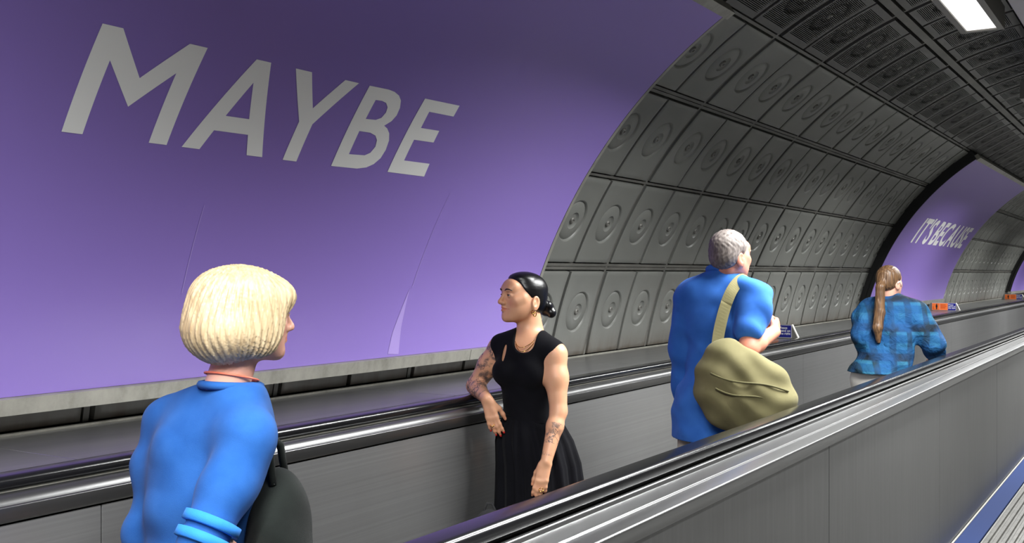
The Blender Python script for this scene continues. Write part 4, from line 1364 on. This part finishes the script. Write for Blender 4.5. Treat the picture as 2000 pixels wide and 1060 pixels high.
# ------------------------------------------------------------------ person in the teal and blue plaid shirt
def person_plaid():
    PX, Z = 1750, 7.5
    J = lambda px, py, ly=0.0: local_xy(px, py, Z, PX, ly)
    F = frame(WALK); FH = frame(unit((.72, .69, -.12)))
    hc = J(1738, 551, .0)
    neck = J(1738, 590, .0); chest = J(1742, 637, .0); pel = J(1717, 750, .0)
    shL, elL, wrL = J(1697, 607, .10), J(1684, 655, .02), J(1700, 700, .13)
    shR, elR, wrR = J(1787, 612, -.10), J(1822, 672, -.14), J(1826, 706, .0)
    S = Sculpt((-.36, -.36, 0), (.42, .44, 1.76), .0060)
    torso(S, F, pel, chest, neck, .95, .5)
    S.cone(shR, shL, .05, .05, .05)
    S.cone(neck, put(FH, hc, (0, -.02, -.06)), .055, .05, .03)
    limb(S, shR, elR, .05, .048, .04, k=.03); limb(S, elR, wrR, .04, .038, .027, k=.02, at=.3)
    limb(S, shL, elL, .05, .048, .04, k=.03); limb(S, elL, wrL, .04, .038, .027, k=.02, at=.3)
    hand(S, wrR, (.02, .06, -.03), (.9, 0, .3), -1, .17, (.5, .6, .5), .05)
    hand(S, wrL, (.03, .08, -.02), (-.9, 0, .3), +1, .17, (.5, .6, .5), .05)
    head(S, FH, hc, True, .97)
    legs(S, F, pel)
    body = link('person', S.mesh('person', MT['skin_c'], lambda co: {'tint': face_tint(co, FH, hc, .97), 'ink': np.zeros(len(co))}))
    place(body, PX, Z)
    eyes_brows(body, FH, hc, .97, MT['hair_brown'])
    H = Sculpt(hc - A3((.2, .2, .42)), hc + A3((.2, .2, .18)), .0045)
    P = lambda x, y, z: put(FH, hc, (x, y, z))
    H.ell(P(0, -.024, .034), (.081, .099, .084), .01, FH); H.ell(P(0, -.055, -.01), (.068, .062, .06), .02, FH)
    n = FH @ unit((0, .80, -.60)); H.plane(n, float(n @ A3(P(0, .066, .078))), .012)
    for sx in (-1, 1): H.ell(P(sx * .084, -.010, -.02), (.022, .028, .040), .008, FH, 's')
    H.chain([P(0, -.11, -.012), P(0, -.135, -.05), J(1718, 610, -.10), J(1714, 640, -.115), J(1716, 668, -.11)], [.024, .030, .036, .034, .014], .012)
    H.noise(lambda p: np.sin(p[..., 0] * 260 + 2 * np.sin(p[..., 2] * 30)) * np.sin(p[..., 1] * 240), .002)
    hr = link('hair', H.mesh('hair', MT['hair_brown']), None, body); hr['label'] = 'brown hair in a long ponytail'
    ep = [P(.078, .012, -.028), P(.083, .000, -.010), P(.082, -.02, .004), P(.078, -.04, -.012)]
    link('ear_loop', tube_mesh('ear_loop', ep, .0042, MT['earbud'], 8), None, body)
    B = Sculpt((-.40, -.38, .72), (.42, .40, 1.52), .0060)
    clothes_shirt(B, F, pel, chest, neck, 1.16, .5, .035, .86, shR, shL, .072)
    limb(B, shR, elR, .078, .082, .078, k=.04); limb(B, elR, elR + (wrR - elR) * .86, .076, .066, .048, k=.03)
    limb(B, shL, elL, .078, .082, .078, k=.04); limb(B, elL, elL + (wrL - elL) * .86, .076, .066, .048, k=.03)
    B.ell(put(F, chest, (0.02, -.10, -.16)), (.15, .075, .17), .06, F)       # cloth ballooning over the back
    B.smooth(3)
    B.noise(folds(8, 10, 18, 60), .0052)
    B.plane((0, 0, -1), -.945)
    link('plaid_shirt', B.mesh('plaid_shirt', MT['plaid']), None, body)
    T = Sculpt((-.36, -.38, 0), (.36, .42, 1.0), .008)
    T.ell(pel + A3((0, 0, .03)), (.20, .150, .16), .05, F)
    for sx in (-1, 1):
        hip = put(F, pel, (sx * .085, 0, -.06)); kn = put(F, pel, (sx * .085, sx * .072, -.46)); an = put(F, pel, (sx * .085, sx * .12, -pel[2] + .10))
        limb(T, hip, kn, .105, .09, .075); limb(T, kn, an, .075, .07, .062, at=.3)
    link('trousers', T.mesh('trousers', MT['offwhite']), None, body)
    shoes(body, F, pel)
    tag(body, 'person with a brown ponytail in a baggy teal and blue plaid shirt, farthest away', 'person')

# ------------------------------------------------------------------ blond person, nearest
def person_blond():
    PX, Z = 440, 2.7
    J = lambda px, py, ly=0.0: local_xy(px, py, Z, PX, ly)
    F = frame(WALK); FH = frame(unit((.80, .58, -.06)))
    hc = J(490, 618, .0)
    neck = J(458, 738, .0); chest = J(404, 950, .0); pel = J(350, 1240, -.02)
    shL, elL, wrL = J(322, 826, .12), J(288, 1055, .10), J(340, 1220, .22)
    shR, elR, wrR = J(488, 862, -.15), J(396, 1060, -.25), J(520, 1150, -.10)
    S = Sculpt((-.46, -.46, 0), (.42, .44, 1.70), .0050)
    torso(S, F, pel, chest, neck, .98, .6)
    S.cone(shR, shL, .05, .05, .05)
    S.cone(neck + A3((-.02, -.01, -.03)), put(FH, hc, (0, -.02, -.055)), .056, .052, .03)
    limb(S, shR, elR, .052, .05, .042, k=.03); limb(S, elR, wrR, .042, .04, .028, k=.02, at=.3)
    limb(S, shL, elL, .052, .05, .042, k=.03); limb(S, elL, wrL, .042, .04, .028, k=.02, at=.3)
    hand(S, wrR, (.06, .06, -.05), (.6, -.7, .3), -1, .172, (.4, .5, .4), .06)
    hand(S, wrL, (.04, .06, -.06), (-.9, 0, .3), +1, .172, (.4, .5, .4), .06)
    head(S, FH, hc, True, .98)
    legs(S, F, pel)
    body = link('person', S.mesh('person', MT['skin_c'], lambda co: {'tint': face_tint(co, FH, hc, .98), 'ink': np.zeros(len(co))}))
    place(body, PX, Z)
    eyes_brows(body, FH, hc, .98, MT['hair_blond'])
    H = Sculpt(hc - A3((.22, .22, .20)), hc + A3((.2, .2, .2)), .0032)
    P = lambda x, y, z: put(FH, hc, (x, y, z))
    H.ell(P(0, -.030, .042), (.108, .130, .088), .01, FH)
    H.ell(P(0, -.062, -.030), (.118, .110, .096), .04, FH)
    for sx in (-1, 1): H.ell(P(sx * .072, .006, -.018), (.034, .052, .078), .03, FH)
    H.ell(P(0, .085, -.045), (.066, .075, .095), .015, FH, 's')
    H.cone(P(-.05, .062, .070), P(.05, .070, .058), .022, .020, .04)
    H.cone(put(FH, hc, (0, -.02, -.16)), put(FH, hc, (0, -.02, -.10)), .06, .055, .01, 's')
    def strands(p):
        q = (p - hc) @ FH
        an = np.arctan2(q[..., 0], q[..., 1] + .03)
        return np.sin(an * 47 + 5 * np.sin(q[..., 2] * 19 + 2 * an)) + .8 * np.sin(an * 97 + 40 * q[..., 2] + 3 * np.sin(q[..., 2] * 31)) + .5 * np.sin(an * 23 - 30 * q[..., 2])
    H.smooth(3); H.noise(strands, .0015)
    hr = link('hair', H.mesh('hair', MT['hair_blond']), None, body); hr['label'] = 'thick pale blond bob'
    B = Sculpt((-.46, -.46, .64), (.36, .44, 1.46), .0055)
    clothes_shirt(B, F, pel, chest, neck + A3((0, 0, -.03)), 1.04, .5, .012, .72, shR, shL, .050)
    limb(B, shR, elR, .050, .055, .060, k=.06); limb(B, shL, elL, .050, .055, .058, k=.06)
    B.ell(put(F, chest, (0, -.02, .0)), (.155, .09, .20), .06, F)
    B.plane((0, 0, 1), float(neck[2] - .012), .015)
    B.smooth(5)
    B.noise(folds(12, 9, 14, 44), .0030)
    link('blue_top', B.mesh('blue_top', MT['royal']), None, body)
    hem = [neck + A3((-.008, -.004, -.016)) + F @ A3((math.cos(t) * .072, math.sin(t) * .074, -.006 * math.sin(t) - .002)) for t in np.linspace(0, 2 * pi, 40)[:-1]]
    link('neckband', tube_mesh('neckband', hem, .011, MT['royal'], 8, True), None, body)
    d = unit(elR - shR)
    for off in (.000, .040):
        c = elR - d * (.060 - off); u = unit(np.cross(d, (0, 0, 1))); w = np.cross(d, u)
        rg = [[c + d * q + (u * math.cos(t) + w * math.sin(t)) * rr for t in np.linspace(0, 2 * pi, 37)[:-1]] for q, rr in ((0, .058), (.002, .0690), (.024, .0695), (.026, .058))]
        link('sleeve_band', loft('sleeve_band', rg, MT['cyan']), None, body)
    cp = [neck + A3((-.006, -.003, -.002)) + F @ A3((math.cos(t) * .066, math.sin(t) * .066, .006 - .016 * math.sin(t))) for t in np.linspace(0, 2 * pi, 40)[:-1]]
    link('coral_necklace', tube_mesh('coral_necklace', cp, .0028, M('coral_beads', color=lin(232, 120, 92), rough=.4).m, 8, True), None, body)
    T = Sculpt((-.46, -.46, 0), (.36, .44, .9), .009)
    T.ell(pel, (.18, .135, .14), .05, F)
    for sx in (-1, 1):
        hip = put(F, pel, (sx * .085, 0, -.06)); kn = put(F, pel, (sx * .085, sx * .072, -.40)); an = put(F, pel, (sx * .085, sx * .12, -pel[2] + .10))
        limb(T, hip, kn, .102, .09, .075); limb(T, kn, an, .075, .07, .062, at=.3)
    link('trousers', T.mesh('trousers', MT['denim']), None, body)
    shoes(body, F, pel)
    tag(body, 'person with thick pale blond hair and a blue top, nearest at the lower left', 'person')
    bag = empty('tote_bag', (0, 0, 0)); place(bag, PX, Z)
    G = Sculpt((-.05, -.36, .50), (.36, .22, 1.24), .0065)
    c = J(545, 1030, -.02)
    G.ell(c, (.075, .12, .15), .02); G.ell(c + A3((0, 0, -.08)), (.08, .13, .13), .04)
    G.noise(lambda p: np.sin(p[..., 2] * 40 + p[..., 0] * 30 + p[..., 1] * 20), .003)
    link('bag_body', G.mesh('bag_body', MT['darkbag']), None, bag)
    hp = [c + A3((0, -.07, .12)), c + A3((-.01, -.06, .20)), c + A3((-.03, 0, .235)), c + A3((-.01, .06, .20)), c + A3((0, .07, .12))]
    link('bag_handle', tube_mesh('bag_handle', hp, .010, MT['darkbag'], 8), None, bag)
    tag(bag, 'dark green-black tote bag carried in front of the blond person', 'bag')

woman_black()
man_blue()
person_plaid()
person_blond()
